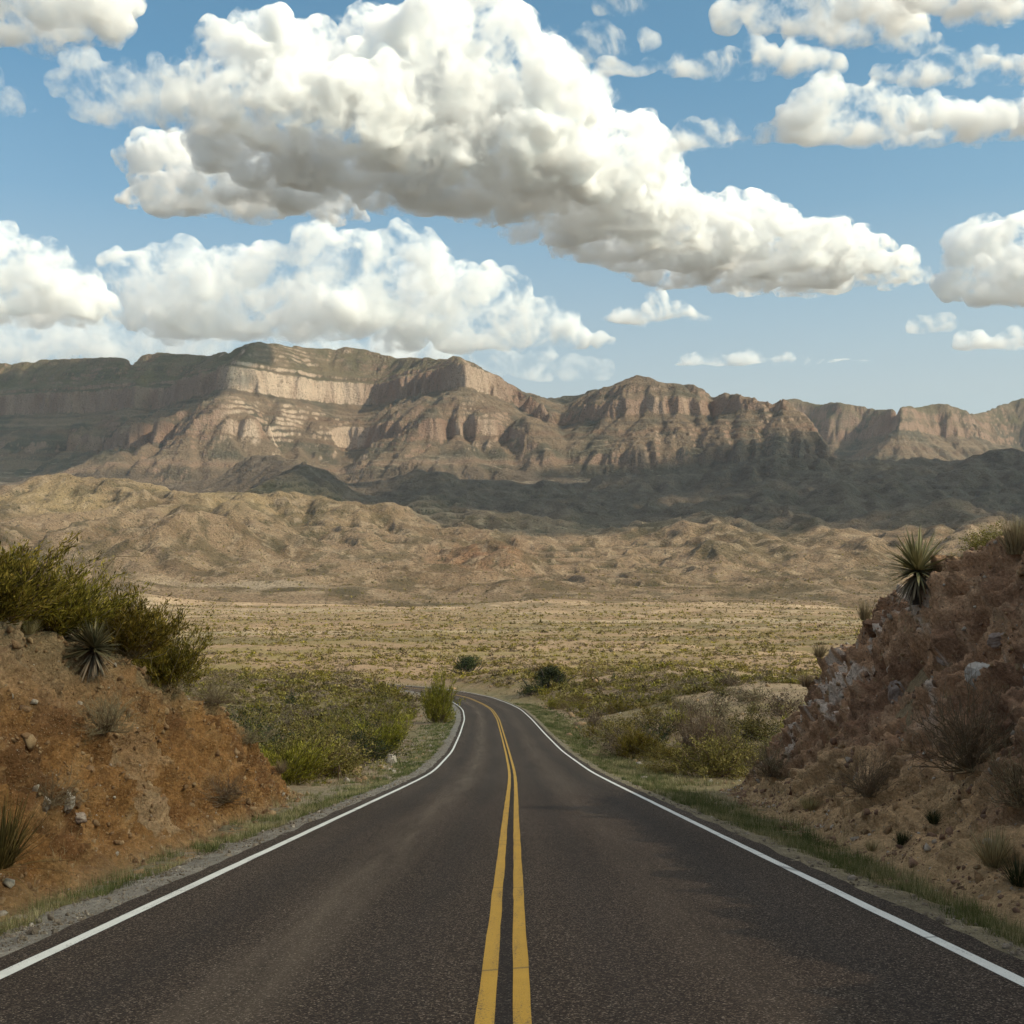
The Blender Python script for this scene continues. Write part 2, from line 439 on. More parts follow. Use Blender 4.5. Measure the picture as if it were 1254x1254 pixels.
RIDGES = [   # crest (column, row), crest depth, front slope, back slope
 ([(-900,650),(-300,600),(0,586),(90,574),(160,567),(230,576),(300,583),(420,592),(480,602),(600,622),(700,644),(760,655),(1000,672),(1254,690),(1900,700)], 1950, 0.30, 0.25),
 ([(-900,660),(-300,640),(-60,618),(0,628),(90,636),(140,622),(200,603),(250,610),(320,644),(420,664),(520,650),(580,642),(680,668),(800,690),(900,672),(1000,658),(1070,668),(1254,690),(1900,690)], 1480, 0.40, 0.3),
 ([(-900,730),(-100,715),(60,700),(150,690),(230,716),(340,706),(420,716),(470,700),(560,690),(640,688),(760,706),(900,708),(1000,690),(1120,694),(1254,700),(1900,705)], 1190, 0.30, 0.2),
 ([(-900,640),(250,580),(320,549),(352,544),(400,556),(440,580),(480,575),(540,562),(600,575),(680,580),(760,572),(850,578),(940,560),(1050,556),(1150,552),(1254,544),(1500,535),(1900,530)], 2650, 0.30, 0.3),
 ([(-900,700),(380,640),(450,612),(520,600),(600,596),(700,606),(800,598),(880,588),(960,596),(1060,590),(1160,580),(1254,588),(1900,570)], 2250, 0.26, 0.3),
]
SKY_NEAR = [(-900,470),(-300,454),(0,440),(60,434),(105,432),(128,434),(200,427),(240,418),(260,414),(320,418),(400,419),(450,427),(500,433),(560,441),(580,448),(600,464),
            (620,478),(650,498),(690,497),(730,486),(770,483),(785,478),(797,478),(805,486),(830,500),(870,508),(905,506),(940,508),(955,512),(965,522),(980,548),(1010,580),(1060,610),(1900,660)]
RIM_NEAR = [(-900,4600),(-300,4250),(0,3980),(140,3850),(165,3760),(178,3830),(200,3800),(266,3440),(285,3390),(350,3540),(430,3740),(452,3760),(540,3430),(566,3350),(600,3500),
            (640,3760),(690,4010),(740,3720),(790,3350),(805,3350),(830,3590),(860,3730),(900,3520),(938,3270),(950,3290),(965,3560),(990,3900),(1900,4400)]
SKY_FAR = [(-900,640),(860,560),(930,510),(970,503),(1010,504),(1050,508),(1100,505),(1140,503),(1180,508),(1210,506),(1254,502),(1500,494),(1900,494)]
BH = [-300, 0, 300, 374, 385, 486, 498, 514, 520, 720, 1200]      # strata: smooth height -> stepped height (two resistant bands)
BZ = [-300, 0, 300, 388, 430, 545, 622, 632, 643, 722, 1200]

def smax(a, b, k):
    h = np.clip(0.5 + 0.5 * (a - b) / k, 0, 1)
    return b * (1 - h) + a * h + k * h * (1 - h)

def smin(a, b, k): return -smax(-a, -b, k)

def erode(h, n_drops, steps, seed, batch=12000, cap=4.0, er=0.12, dep=0.15, evap=0.02, inertia=0.15):
    """particle erosion, many drops at once; h in cells"""
    rng = np.random.default_rng(seed)
    R, C = h.shape
    hf = h.ravel()
    for b in range(max(1, n_drops // batch)):
        x = rng.uniform(1, C - 3, batch); y = rng.uniform(1, R - 3, batch)
        dx = np.zeros(batch); dy = np.zeros(batch); v = np.ones(batch); w = np.ones(batch); s = np.zeros(batch)
        for st in range(steps):
            xi = x.astype(np.int64); yi = y.astype(np.int64); u = x - xi; t = y - yi
            i = yi * C + xi
            h00 = hf[i]; h10 = hf[i + 1]; h01 = hf[i + C]; h11 = hf[i + C + 1]
            gx = (h10 - h00) * (1 - t) + (h11 - h01) * t
            gy = (h01 - h00) * (1 - u) + (h11 - h10) * u
            hc = (h00 * (1 - u) + h10 * u) * (1 - t) + (h01 * (1 - u) + h11 * u) * t
            dx = dx * inertia - gx * (1 - inertia); dy = dy * inertia - gy * (1 - inertia)
            L = np.sqrt(dx * dx + dy * dy) + 1e-9
            dx /= L; dy /= L
            nx = np.clip(x + dx, 1, C - 3); ny = np.clip(y + dy, 1, R - 3)
            xj = nx.astype(np.int64); yj = ny.astype(np.int64); uj = nx - xj; tj = ny - yj
            j = yj * C + xj
            hn = (hf[j] * (1 - uj) + hf[j + 1] * uj) * (1 - tj) + (hf[j + C] * (1 - uj) + hf[j + C + 1] * uj) * tj
            dh = hn - hc
            c = np.maximum(-dh, 0.01) * v * w * cap
            up = dh > 0
            d = np.where(up, np.minimum(dh, s), np.where(s > c, (s - c) * dep, -np.minimum((c - s) * er, -dh * 0.6)))
            s = s - d
            D = 0
            for off, wt in ((0, (1 - u) * (1 - t)), (1, u * (1 - t)), (C, (1 - u) * t), (C + 1, u * t)):
                D = D + np.bincount(i + off, weights=d * wt, minlength=hf.size)
            inside = ((x > 3) & (x < C - 5) & (y > 3) & (y < R - 5))
            w = np.where(inside, w, 0.0)
            D = np.clip(D, -0.06, 0.06).reshape(R, C)
            hf += (0.5 * D + 0.5 * blur(D)).ravel()
            v = np.sqrt(np.maximum(v * v - dh * 0.6, 0.05)); v = np.minimum(v, 3.0)
            w *= 1 - evap
            x, y = nx, ny
    return hf.reshape(R, C)

def blur(a, n=1):
    for _ in range(n):
        p = np.pad(a, 1, mode='edge')
        a = (p[:-2, 1:-1] + p[2:, 1:-1] + p[1:-1, :-2] + p[1:-1, 2:] + 4 * a) / 8
    return a

def far_field():
    xs = np.arange(GX0, GX1 + 1, CELL); ys = np.arange(GY0, GY1 + 1, CELL)
    X, Y = np.meshgrid(xs, ys)
    wx = fbm2(X / 420, Y / 420, 3, 11) * 60; wy = fbm2(X / 420, Y / 420, 3, 21) * 60
    Xw = X + wx; Yw = Y + wy
    P = CX + F_PX * Xw / np.maximum(Y, 500)
    h = valley(Y) + fbm2(X / 300, Y / 300, 5, 31) * np.interp(Y, [900, 1300, 3000], [1.0, 6, 10])
    for k, (pts, Yc, sf, sb) in enumerate(RIDGES):
        Zc = EYE + (HY - poly(P, pts)) / F_PX * Yc
        d = Yw - Yc + fbm2(X / 420, Y / 700, 3, 41 + k) * 70
        w = (ridged2(Xw / 230, Yw / 330, 3, 60 + k) - 0.75) * 9
        f = np.where(d < 0, Zc + d * sf * (1 - 0.25 * np.clip(-d / 500, 0, 1)), Zc - d * sb)
        f = f - 10 * np.exp(-(d / 60) ** 2) + w * np.clip(np.abs(d) / 100, 0.25, 1)
        h = smax(h, f, 18)
    # mesas: signed distance to the rim line in plan
    def rim_dist(rim, Xq, Yq):
        p = np.array(rim, dtype=np.float64); A = np.stack([(p[:, 0] - CX) / F_PX * p[:, 1], p[:, 1]], 1)
        best = np.full(Xq.shape, 1e18)
        for a, b in zip(A[:-1], A[1:]):
            e = b - a; t = np.clip(((Xq - a[0]) * e[0] + (Yq - a[1]) * e[1]) / (e @ e), 0, 1)
            best = np.minimum(best, (Xq - a[0] - t * e[0]) ** 2 + (Yq - a[1] - t * e[1]) ** 2)
        Pq = CX + F_PX * Xq / Yq
        return np.sqrt(best) * np.where(Yq > poly(Pq, rim), 1, -1)
    def mesa(rim, sky, sx, lift):
        w2x = wx * 0.35 + fbm2(X / 150, Y / 150, 3, sx + 1) * 16; w2y = wy * 0.35 + fbm2(X / 150, Y / 150, 3, sx + 2) * 16
        w2x = w2x + (ridged2(X / 90, Y / 90, 2, sx + 8) - 0.7) * 8
        d = rim_dist(rim, X + w2x, Y + w2y)
        rimz = EYE + (HY - poly(P * 0 + CX + F_PX * X / Y, sky)) / F_PX * (poly(CX + F_PX * X / Y, rim) + lift)
        so = -108.0 * sstep(600, 690, P) * sstep(1090, 1000, P) * (poly(P, rim) < 4300)
        th = np.interp(rimz - so - 59, [-300, 486, 560, 572, 586, 700, 1190], [-300, 486, 498, 514, 520, 720, 1200]) + so
        s = np.clip(-d / 430, 0, 1.4)
        tal = 490 - 205 * (1.28 * s - 0.28 * s * s)                  # concave talus
        tal = tal - np.maximum(-d - 430, 0) * 0.5
        q = X * 0.8 - d * 0.25 + fbm2(X / 260, Y / 260, 3, sx + 6) * 60
        gl = 1 - np.abs(noise2(q / 150 + d / 700, d / 600, sx + 3)) * 2.2
        gl = np.clip(gl, -0.4, 1)
        gl2 = 1 - np.abs(noise2(q / 48, d / 300, sx + 4)) * 2.2
        prof = np.clip(s * 3.0, 0, 1) * np.clip(1.5 - s, 0.25, 1)
        gs = 1 - 0.45 * sstep(430, 470, P) - 0.42 * sstep(640, 710, P)
        tal = tal - (gl * 32 + gl2 * 9 - 15) * prof * gs
        up = 490 + np.maximum(d, 0) * (0.62 + 0.5 * sstep(40, 140, d))
        f = np.where(d < 0, tal, up)
        return smin(f, th + fbm2(X / 220, Y / 220, 3, 77) * 2.0, 10), d
    m1, d = mesa(RIM_NEAR, SKY_NEAR, 200, 200)
    h = smax(h, m1, 14)
    rim_far = [(x, 4700 + 240 * math.sin(x * 0.021) + 90 * math.sin(x * 0.067)) for x in range(-900, 1950, 25)]
    m2, d2 = mesa(rim_far, SKY_FAR, 300, 300)
    h = smax(h, m2, 14)
    h = h + fbm2(X / 60, Y / 60, 3, 91) * 2.2 * sstep(1000, 1400, Y)
    e = h / CELL
    e = erode(e, ERODE_N, 45, 7) if ERODE_N else e
    wm = 0.6 * sstep(2750, 3000, Y)                  # the hard beds of the mesa are less gullied
    e = blur(e * (1 - wm) + h / CELL * wm, 1) * CELL
    flat = sstep(950, 1250, Y)                      # leave the valley floor alone
    h = e * flat + h * (1 - flat)
    return xs, ys, h

ERODE_N = 460000

def bicubic(h, fx, fy):
    R, C = h.shape
    fx = np.clip(fx, 1, C - 2.001); fy = np.clip(fy, 1, R - 2.001)
    xi = fx.astype(np.int64); yi = fy.astype(np.int64); u = fx - xi; v = fy - yi
    xi = np.minimum(xi, C - 3); yi = np.minimum(yi, R - 3)
    def w(t): return ((-0.5*t**3 + t**2 - 0.5*t), (1.5*t**3 - 2.5*t**2 + 1), (-1.5*t**3 + 2*t**2 + 0.5*t), (0.5*t**3 - 0.5*t**2))
    wu = w(u); wv = w(v); s = 0
    for b in range(4):
        r = 0
        for a in range(4): r = r + wu[a] * h[yi + b - 1, xi + a - 1]
        s = s + wv[b] * r
    return s

FAR = {}
def far_height(X, Y):
    if not FAR:
        FAR['xs'], FAR['ys'], FAR['h'] = far_field()
    hm = sstep(1000, 1300, Y); far = sstep(2600, 2900, Y)
    # joints and rills: a sideways warp, so that only steep ground shows them
    wv = ((ridged2(X / 52, Y / 52, 3, 103) - 0.7) * 4 + (ridged2(X / 15, Y / 30, 2, 104) - 0.7) * 3.5 * np.clip(noise2(X / 130, Y / 130, 106) + 0.6, 0.2, 1)) * far
    h = bicubic(FAR['h'], (X + wv * 0.5 - GX0) / CELL, (Y + wv - GY0) / CELL)
    h = h + ((ridged2(X / 52, Y / 52, 4, 101) - 0.8) * (3.0 - 1.2 * far) + (ridged2(X / 150, Y / 190, 3, 102) - 0.8) * 5.0 * (1 - far)) * hm
    hj = h + fbm2(X / 260, Y / 260, 3, 105) * 4
    Pq = CX + F_PX * X / np.maximum(Y, 500)
    so = -108.0 * sstep(600, 690, Pq) * sstep(1090, 1000, Pq) * (Y < 4300)               # beds lie lower in the two buttes
    band2 = np.clip(0.45 + 1.1 * noise2(X / 170, Y / 170, 108), 0.05, 1)                 # the lower ledge comes and goes
    hu = hj - so
    low = np.interp(hu, [-300, 374, 385, 486, 2000], [-300, 374 - 26, 385 + 26, 486, 2000])
    low = hu + (low - hu) * band2
    zu = np.interp(low, [-300, 486, 498, 514, 520, 720, 1200], [-300, 486, 560, 572, 586, 700, 1190])
    butte = sstep(620, 690, Pq) * sstep(1090, 1000, Pq) * (Y < 4300) * 0.55
    zu = zu * (1 - butte) + butte * np.interp(hu, [-300, 486, 530, 1200], [-300, 486, 586, 1195])
    zu = np.where((Y > 4250) & (Pq > 960), 0.2 * zu + 0.8 * np.interp(hu, [-300, 486, 530, 1200], [-300, 486, 586, 1195]), zu)
    z = zu + so + 59 * sstep(300, 486, hu) - (hj - h)
    # minor ledges everywhere on the hills
    t = (z + fbm2(X / 120, Y / 120, 3, 107) * 10) / 17.0
    fr = t - np.floor(t)
    z = z + (sstep(0.35, 0.65, fr) - fr) * 17 * (0.38 + 0.08 * far) * hm * np.clip(noise2(X / 260, Y / 260, 109) + 0.45, 0, 1)
    return z


APEX = 40.0                                           # the fan of columns meets 40 m behind the camera
FAR_COLS = 1300
def fan_columns(n):
    return np.concatenate([np.linspace(-1.15, -0.50, 90, endpoint=False), np.linspace(-0.50, 0.50, n), np.linspace(0.50, 1.15, 91)[1:]])

def spaced(a, b, s0, s1):
    r = [a]
    while r[-1] < b: r.append(r[-1] + np.interp(r[-1], [a, b], [s0, s1]))
    r[-1] = b
    return np.array(r)

def slope_of(Xg, Yg, Z):
    du = np.stack([np.gradient(Xg, axis=0), np.gradient(Yg, axis=0), np.gradient(Z, axis=0)], -1)
    dv = np.stack([np.gradient(Xg, axis=1), np.gradient(Yg, axis=1), np.gradient(Z, axis=1)], -1)
    n = np.cross(dv, du); n /= np.linalg.norm(n, axis=-1, keepdims=True) + 1e-12
    return np.abs(n[..., 2])

def cmix(a, b, w):
    return a * (1 - w[..., None]) + np.array(b) * w[..., None]

def far_colour(X, Y, Z, nz):
    """rock, soil and plant colours, with ridge shade and sunlit cliffs painted in"""
    P = CX + F_PX * X / np.maximum(Y, 1)
    n1 = fbm2(X / 140, Y / 140, 4, 401); n2 = fbm2(X / 38, Y / 60, 4, 402); n3 = fbm2(X / 420, Y / 420, 3, 403)
    # soil of the near hills
    c = np.zeros(X.shape + (3,)) + np.array((0.335, 0.232, 0.145))
    c = cmix(c, (0.225, 0.153, 0.090), sstep(-0.1, 0.6, n1))
    c = cmix(c, (0.46, 0.335, 0.215), sstep(0.15, 0.7, n2) * 0.7)
    grass = sstep(1560, 1800, Y) * sstep(520, 200, P + n3 * 90) * sstep(-0.35, 0.25, n3 + 0.35)
    c = cmix(c, (0.39, 0.290, 0.150), grass * 0.8 * (Y < 2300))
    red = np.exp(-(((P - 600) / 70) ** 2 + ((Y - 1500) / 160) ** 2)) * sstep(-0.5, 0.3, n2 + 0.2)
    c = cmix(c, (0.37, 0.195, 0.105), np.clip(red, 0, 1) * 0.8)
    plants = sstep(0.05, 0.55, fbm2(X / 90, Y / 130, 4, 404))
    c = cmix(c, (0.120, 0.096, 0.052), plants * 0.62)
    c = cmix(c, (0.105, 0.085, 0.048), sstep(0.15, 0.5, fbm2(X / 34, Y / 55, 4, 414)) * 0.6 * sstep(-0.5, 0.2, n3))
    c = cmix(c, (0.50, 0.375, 0.25), sstep(0.3, 0.6, fbm2(X / 24, Y / 30, 4, 415)) * 0.5)
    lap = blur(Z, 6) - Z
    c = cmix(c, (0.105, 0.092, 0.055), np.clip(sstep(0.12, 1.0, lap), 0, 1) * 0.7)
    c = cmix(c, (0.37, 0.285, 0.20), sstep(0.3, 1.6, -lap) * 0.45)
    outcrop = np.exp(-(((P - 310 + n2 * 30) / 105) ** 4)) * sstep(1085, 1110, Y + n2 * 25) * sstep(1190, 1150, Y + n1 * 30)
    c = cmix(c, (0.50, 0.385, 0.27), np.clip(outcrop, 0, 1) * sstep(-0.5, 0.0, n2 + 0.25) * 0.85)
    # ridges in front of the mesa, their cloud shade painted into the colour
    ridge_shade = sstep(0, 230, Y - (2020 - 0.62 * np.clip(P - 450, 0, 700)) + n3 * 130)
    c = cmix(c, (0.130, 0.103, 0.082), ridge_shade * 0.85)
    c = cmix(c, (0.21, 0.165, 0.125), ridge_shade * sstep(0.2, 0.75, n2) * 0.6)
    # mesa talus
    ms = sstep(2820, 2980, Y + n1 * 60)
    tal = cmix(np.zeros_like(c) + np.array((0.225, 0.165, 0.112)), (0.130, 0.112, 0.080), sstep(-0.2, 0.5, n1))
    zb = Z + fbm2(X / 200, Y / 200, 3, 405) * 14
    strat = 0.5 + 0.5 * noise2(zb / 16, zb * 0 + 0.7, 406)
    tal = cmix(tal, (0.30, 0.225, 0.16), sstep(0.50, 0.75, strat) * 0.6)
    tal = cmix(tal, (0.125, 0.098, 0.075), sstep(0.40, 0.2, strat) * 0.6)
    tal = cmix(tal, (0.24, 0.125, 0.085), sstep(0.5, 0.9, 0.5 + 0.5 * noise2(zb / 30, zb * 0 + 5.1, 407)) * 0.35 * (zb < 500))
    c = c * (1 - ms[..., None]) + tal * ms[..., None]
    # flat pale fans at the foot
    fan = sstep(0.90, 0.97, nz) * sstep(2700, 2850, Y) * (Z < 365) * sstep(-0.2, 0.4, n2 + n1)
    c = cmix(c, (0.36, 0.285, 0.205), fan * 0.8)
    # bare cliffs: pale and rust, streaked down the face
    cliff = sstep(0.60, 0.42, nz)
    st = 0.5 + 0.5 * noise2(X / 9 + noise2(X / 60, Z / 30, 412) * 2, Z / 90, 408)
    st2 = 0.5 + 0.5 * noise2(X / 70, Y / 70, 409)
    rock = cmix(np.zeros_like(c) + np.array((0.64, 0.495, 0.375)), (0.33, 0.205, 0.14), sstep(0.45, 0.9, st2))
    sunlit_rock = sstep(262, 290, P + n1 * 8) * sstep(470, 420, P) + 0.6 * np.exp(-((P - 585) / 30) ** 2) + 0.5 * np.exp(-((P - 815) / 30) ** 2) + 0.6 * np.exp(-((P - 955) / 20) ** 2)
    rock = cmix(rock, (0.285, 0.178, 0.128), np.clip(1 - sunlit_rock, 0, 1) * 0.8)  # sunlit faces painted paler, shaded cliffs darker
    rock = cmix(rock, (0.22, 0.15, 0.11), sstep(0.55, 0.95, st) * 0.55)
    band = 0.5 + 0.5 * noise2(zb / 9, zb * 0 + 2.2, 411)
    rock = cmix(rock, (0.25, 0.175, 0.13), sstep(0.55, 0.85, band) * 0.5)
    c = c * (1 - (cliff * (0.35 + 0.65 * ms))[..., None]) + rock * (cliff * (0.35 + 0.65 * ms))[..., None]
    # scrub on the tops and upper slopes
    topv = sstep(608, 640, Z) * sstep(0.55, 0.8, nz)
    c = cmix(c, (0.150, 0.128, 0.070), topv * (0.55 + 0.35 * sstep(-0.3, 0.4, n1)))
    return c

def terrain_material():
    m, t = new_mat('desert_soil_and_rock')
    pos = t.n('ShaderNodeNewGeometry').outputs['Position']
    tint = t.attr('tint', 'Vector')
    big = t.noise(pos, 0.06, 5, 0.6)
    fine = t.noise(pos, 0.45, 6, 0.7)
    g = t.ramp(fine, [(0.28, 0.50), (0.50, 1.0), (0.74, 1.42)])
    c = t.mix(1.0, tint, g, 'MULTIPLY')
    dots = t.voro(pos, 0.16)
    dm = t.math('MULTIPLY', t.ramp(dots, [(0.16, 1.0), (0.30, 0.0)]), t.ramp(big, [(0.42, 0.0), (0.56, 0.85)]))
    c = t.mix(dm, c, (0.075, 0.068, 0.036))
    d2 = t.voro(t.mapping(pos, loc=(7.7, 3.1, 0)), 0.33)
    dm2 = t.math('MULTIPLY', t.ramp(d2, [(0.14, 0.8), (0.28, 0.0)]), t.ramp(t.noise(pos, 0.025, 4, 0.6), [(0.44, 0.0), (0.58, 0.8)]))
    c = t.mix(dm2, c, (0.085, 0.075, 0.042))
    h = t.math('ADD', t.math('MULTIPLY', t.noise(pos, 0.16, 8, 0.66), 3.0), t.math('MULTIPLY', fine, 0.8))
    nrm = t.bump(h, 1.0, 4.5)
    t.out(surf=t.principled(c, 0.95, nrm, 0.1))
    return m

def build_far(mat):
    cs = fan_columns(FAR_COLS)
    for name, ys in (('hills', np.concatenate([spaced(1000, 1500, 2.2, 3.2), spaced(1500, 2860, 3.2, 5)[1:]])),
                     ('mesa', np.concatenate([spaced(2860, 4050, 4.0, 4.0), spaced(4050, 6000, 6, 16)[1:]]))):
        Yg, Cg = np.meshgrid(ys, cs, indexing='ij')
        Xg = Cg * (Yg + APEX)
        Z = far_height(Xg, Yg)
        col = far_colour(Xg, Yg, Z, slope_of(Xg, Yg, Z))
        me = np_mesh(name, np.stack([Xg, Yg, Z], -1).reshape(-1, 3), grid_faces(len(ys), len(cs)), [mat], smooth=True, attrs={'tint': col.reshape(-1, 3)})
        tag(obj(name, me), kind='structure')
# ---------------------------------------------------------------- road line
ROAD_PTS = np.array([  # x, y, z of the centre line
 (-0.06, -60, 8.6), (-0.06, -30, 4.29), (-0.06, 0, 0), (-0.03, 20, -2.86), (0.02, 40, -5.72), (0.0, 51, -7.25), (-0.3, 72.6, -9.75), (-0.8, 94.7, -11.75),
 (-1.45, 119.5, -13.75), (-2.4, 138, -15.0), (-3.6, 150, -15.8), (-6.4, 170, -17.1), (-10.6, 189, -18.4), (-17, 206, -19.4), (-27, 221, -20.3),
 (-41, 232, -20.9), (-60, 240, -21.4), (-85, 244, -21.8), (-120, 246, -22.0), (-170, 245, -22.3)], dtype=np.float64)

def road_line(step=0.5):
    d = np.concatenate([[0], np.cumsum(np.linalg.norm(np.diff(ROAD_PTS[:, :2], axis=0), axis=1))])
    s = np.arange(0, d[-1], step)
    out = np.stack([np.interp(s, d, ROAD_PTS[:, k]) for k in range(3)], 1)
    k = int(9 / step); ker = np.hanning(2 * k + 1); ker /= ker.sum()
    pad = np.pad(out, ((k, k), (0, 0)), mode='reflect', reflect_type='odd')
    sm = np.stack([np.convolve(pad[:, j], ker, 'valid') for j in range(3)], 1)
    t = np.gradient(sm[:, :2], axis=0); t /= np.linalg.norm(t, axis=1, keepdims=True)
    return s, sm, np.stack([t[:, 1], -t[:, 0]], 1)          # stations, points, right-hand normals

RS, RP, RN = road_line()

def road_near(X, Y):
    """signed offset from the centre line (+ right) and road height at the nearest station"""
    sh = X.shape; x = X.ravel(); y = Y.ravel()
    idx = np.zeros(len(x), dtype=np.int64)
    Pq = RP[::4, :2]
    for a in range(0, len(x), 20000):
        d = (x[a:a + 20000, None] - Pq[None, :, 0]) ** 2 + (y[a:a + 20000, None] - Pq[None, :, 1]) ** 2
        idx[a:a + 20000] = d.argmin(1) * 4
    off = (x - RP[idx, 0]) * RN[idx, 0] + (y - RP[idx, 1]) * RN[idx, 1]
    T = np.stack([-RN[:, 1], RN[:, 0]], 1)
    along = (x - RP[idx, 0]) * T[idx, 0] + (y - RP[idx, 1]) * T[idx, 1]
    dist = np.sqrt((x - RP[idx, 0]) ** 2 + (y - RP[idx, 1]) ** 2)
    off = np.where(np.abs(along) > 2.5, np.sign(off + 1e-9) * dist, off)
    i2 = np.clip(idx + np.round(along / 0.5).astype(np.int64), 0, len(RP) - 1)
    return off.reshape(sh), RP[i2, 2].reshape(sh)

def zr(Y): return np.interp(Y, RP[:420, 1], RP[:420, 2])

# ---------------------------------------------------------------- ground shape
NAT = {-1: [(-60, 12), (-20, 7.2), (0, 4.1), (10, 2.4), (19, 1.05), (24, 0.0), (29.7, -1.6), (34, -3.55), (37, -5.2), (41, -7.0), (46, -8.3), (60, -9.6)],
       1: [(-60, 13), (-20, 8.2), (0, 5.3), (11, 3.8), (20, 2.72), (26.6, 1.5), (29.5, 0.3), (32.9, -1.4), (36, -3.3), (38.5, -4.7), (42, -6.4), (47, -8.0), (60, -9.2)]}
TOE = {-1: [(-60, 5.2), (10, 5.3), (19, 5.6), (28, 6.1), (36, 6.7), (46, 7.4)],
       1: [(-60, 5.0), (11, 5.2), (20, 5.9), (30, 6.6), (39, 7.4), (47, 8.0)]}
CREST = {-1: [(-60, 8.3), (19, 8.3), (28, 8.0), (34, 7.8), (40, 8.2)],
         1: [(-60, 9.6), (20, 9.4), (27, 9.2), (30, 9.0), (35, 8.8), (40, 8.6), (47, 9.0)]}
SEC = {-1: ([-9, 0, 0.2, 0.45, 0.7, 0.88, 1.0, 1.25, 9], [0, 0, 0.15, 0.42, 0.72, 0.90, 0.985, 1.03, 1.03]),
       1: ([-9, 0, 0.25, 0.5, 0.65, 0.82, 0.93, 1.0, 1.3, 9], [0, 0, 0.14, 0.37, 0.58, 0.84, 0.95, 0.99, 1.02, 1.02])}

def bank_height(side, off, Y):
    """height over the local road level of the cut bank on one side; off >= 0 is the distance from the centre line"""
    toe = poly(Y, TOE[side]) + 0.35 * noise2(Y / 3.1, Y * 0 + side, 21); cr = poly(Y, CREST[side]) + 0.5 * noise2(Y / 5.3, Y * 0 + 4 * side, 22)
    hb = np.maximum(poly(Y, NAT[side]) - zr(Y), 0.0)
    t = (off - toe) / (cr - toe)
    f = np.interp(t, SEC[side][0], SEC[side][1])
    outer = np.clip(off - cr - 1, 0, 60)
    return hb * f + (outer * 0.02) * np.clip(hb / 2, 0, 1), t, hb

def near_height(X, Y):
    off, rz = road_near(X, Y)
    a = np.abs(off)
    # open country on both sides
    base = np.where(Y < 235, zr(np.clip(Y, -60, 235)), valley(Y))
    base = np.where((Y > 200), np.interp(Y, [200, 260], [0, 1]) * valley(Y) + (1 - np.interp(Y, [200, 260], [0, 1])) * base, base)
    lump = fbm2(X / 26, Y / 26, 4, 501) * 0.9 + fbm2(X / 6, Y / 6, 3, 502) * 0.16
    right = 3.6 * np.exp(-(((X - 27) / 15) ** 2 + ((Y - 135) / 55) ** 2)) + 1.5 * np.exp(-(((X - 50) / 25) ** 2 + ((Y - 90) / 35) ** 2)) \
        + 2.3 * np.exp(-(((X - 6) / 13) ** 2 + ((Y - 262) / 17) ** 2))
    left = -1.3 * np.exp(-(((X + 30) / 22) ** 2 + ((Y - 110) / 70) ** 2))
    nat = base + lump * np.interp(Y, [0, 60, 300, 1000], [0.3, 0.8, 1.0, 1.6]) + right + left - 0.25
    w = sstep(4.6, 15, a)
    sh = rz - 0.03 - 0.20 * sstep(3.9, 5.2, a) + 0.06 * fbm2(X / 1.1, Y / 1.1, 3, 503) * sstep(3.9, 4.6, a)
    g = sh * (1 - w) + nat * w
    # hills the road is cut through
    bl, tl, hl = bank_height(-1, np.maximum(-off, 0), Y); br, tr, hr = bank_height(1, np.maximum(off, 0), Y)
    bh = np.where(off < 0, bl, br); hb = np.where(off < 0, hl, hr)
    far = sstep(45, 100, a)
    bz = rz - 0.2 + bh
    k = np.clip(hb / 0.8, 0, 1) * (1 - far) * (Y < 60)
    g = g * (1 - k) + np.where(a < 4.6, g, bz) * k
    tb = np.where(off < 0, tl, tr)
    inset = 0.75 * sstep(-0.12, 0.12, tb) * sstep(14.5, 12.5, a) * np.clip(hb / 1.2, 0, 1) * (Y < 50)
    g = g - inset
    fw = sstep(800, 1000, Y)
    if np.any(fw > 0):
        m = fw > 0
        g[m] = g[m] * (1 - fw[m]) + far_height(X[m], Y[m]) * fw[m]
    g = np.where(a < 3.75, np.minimum(g, rz - 0.08), g)
    return g, off

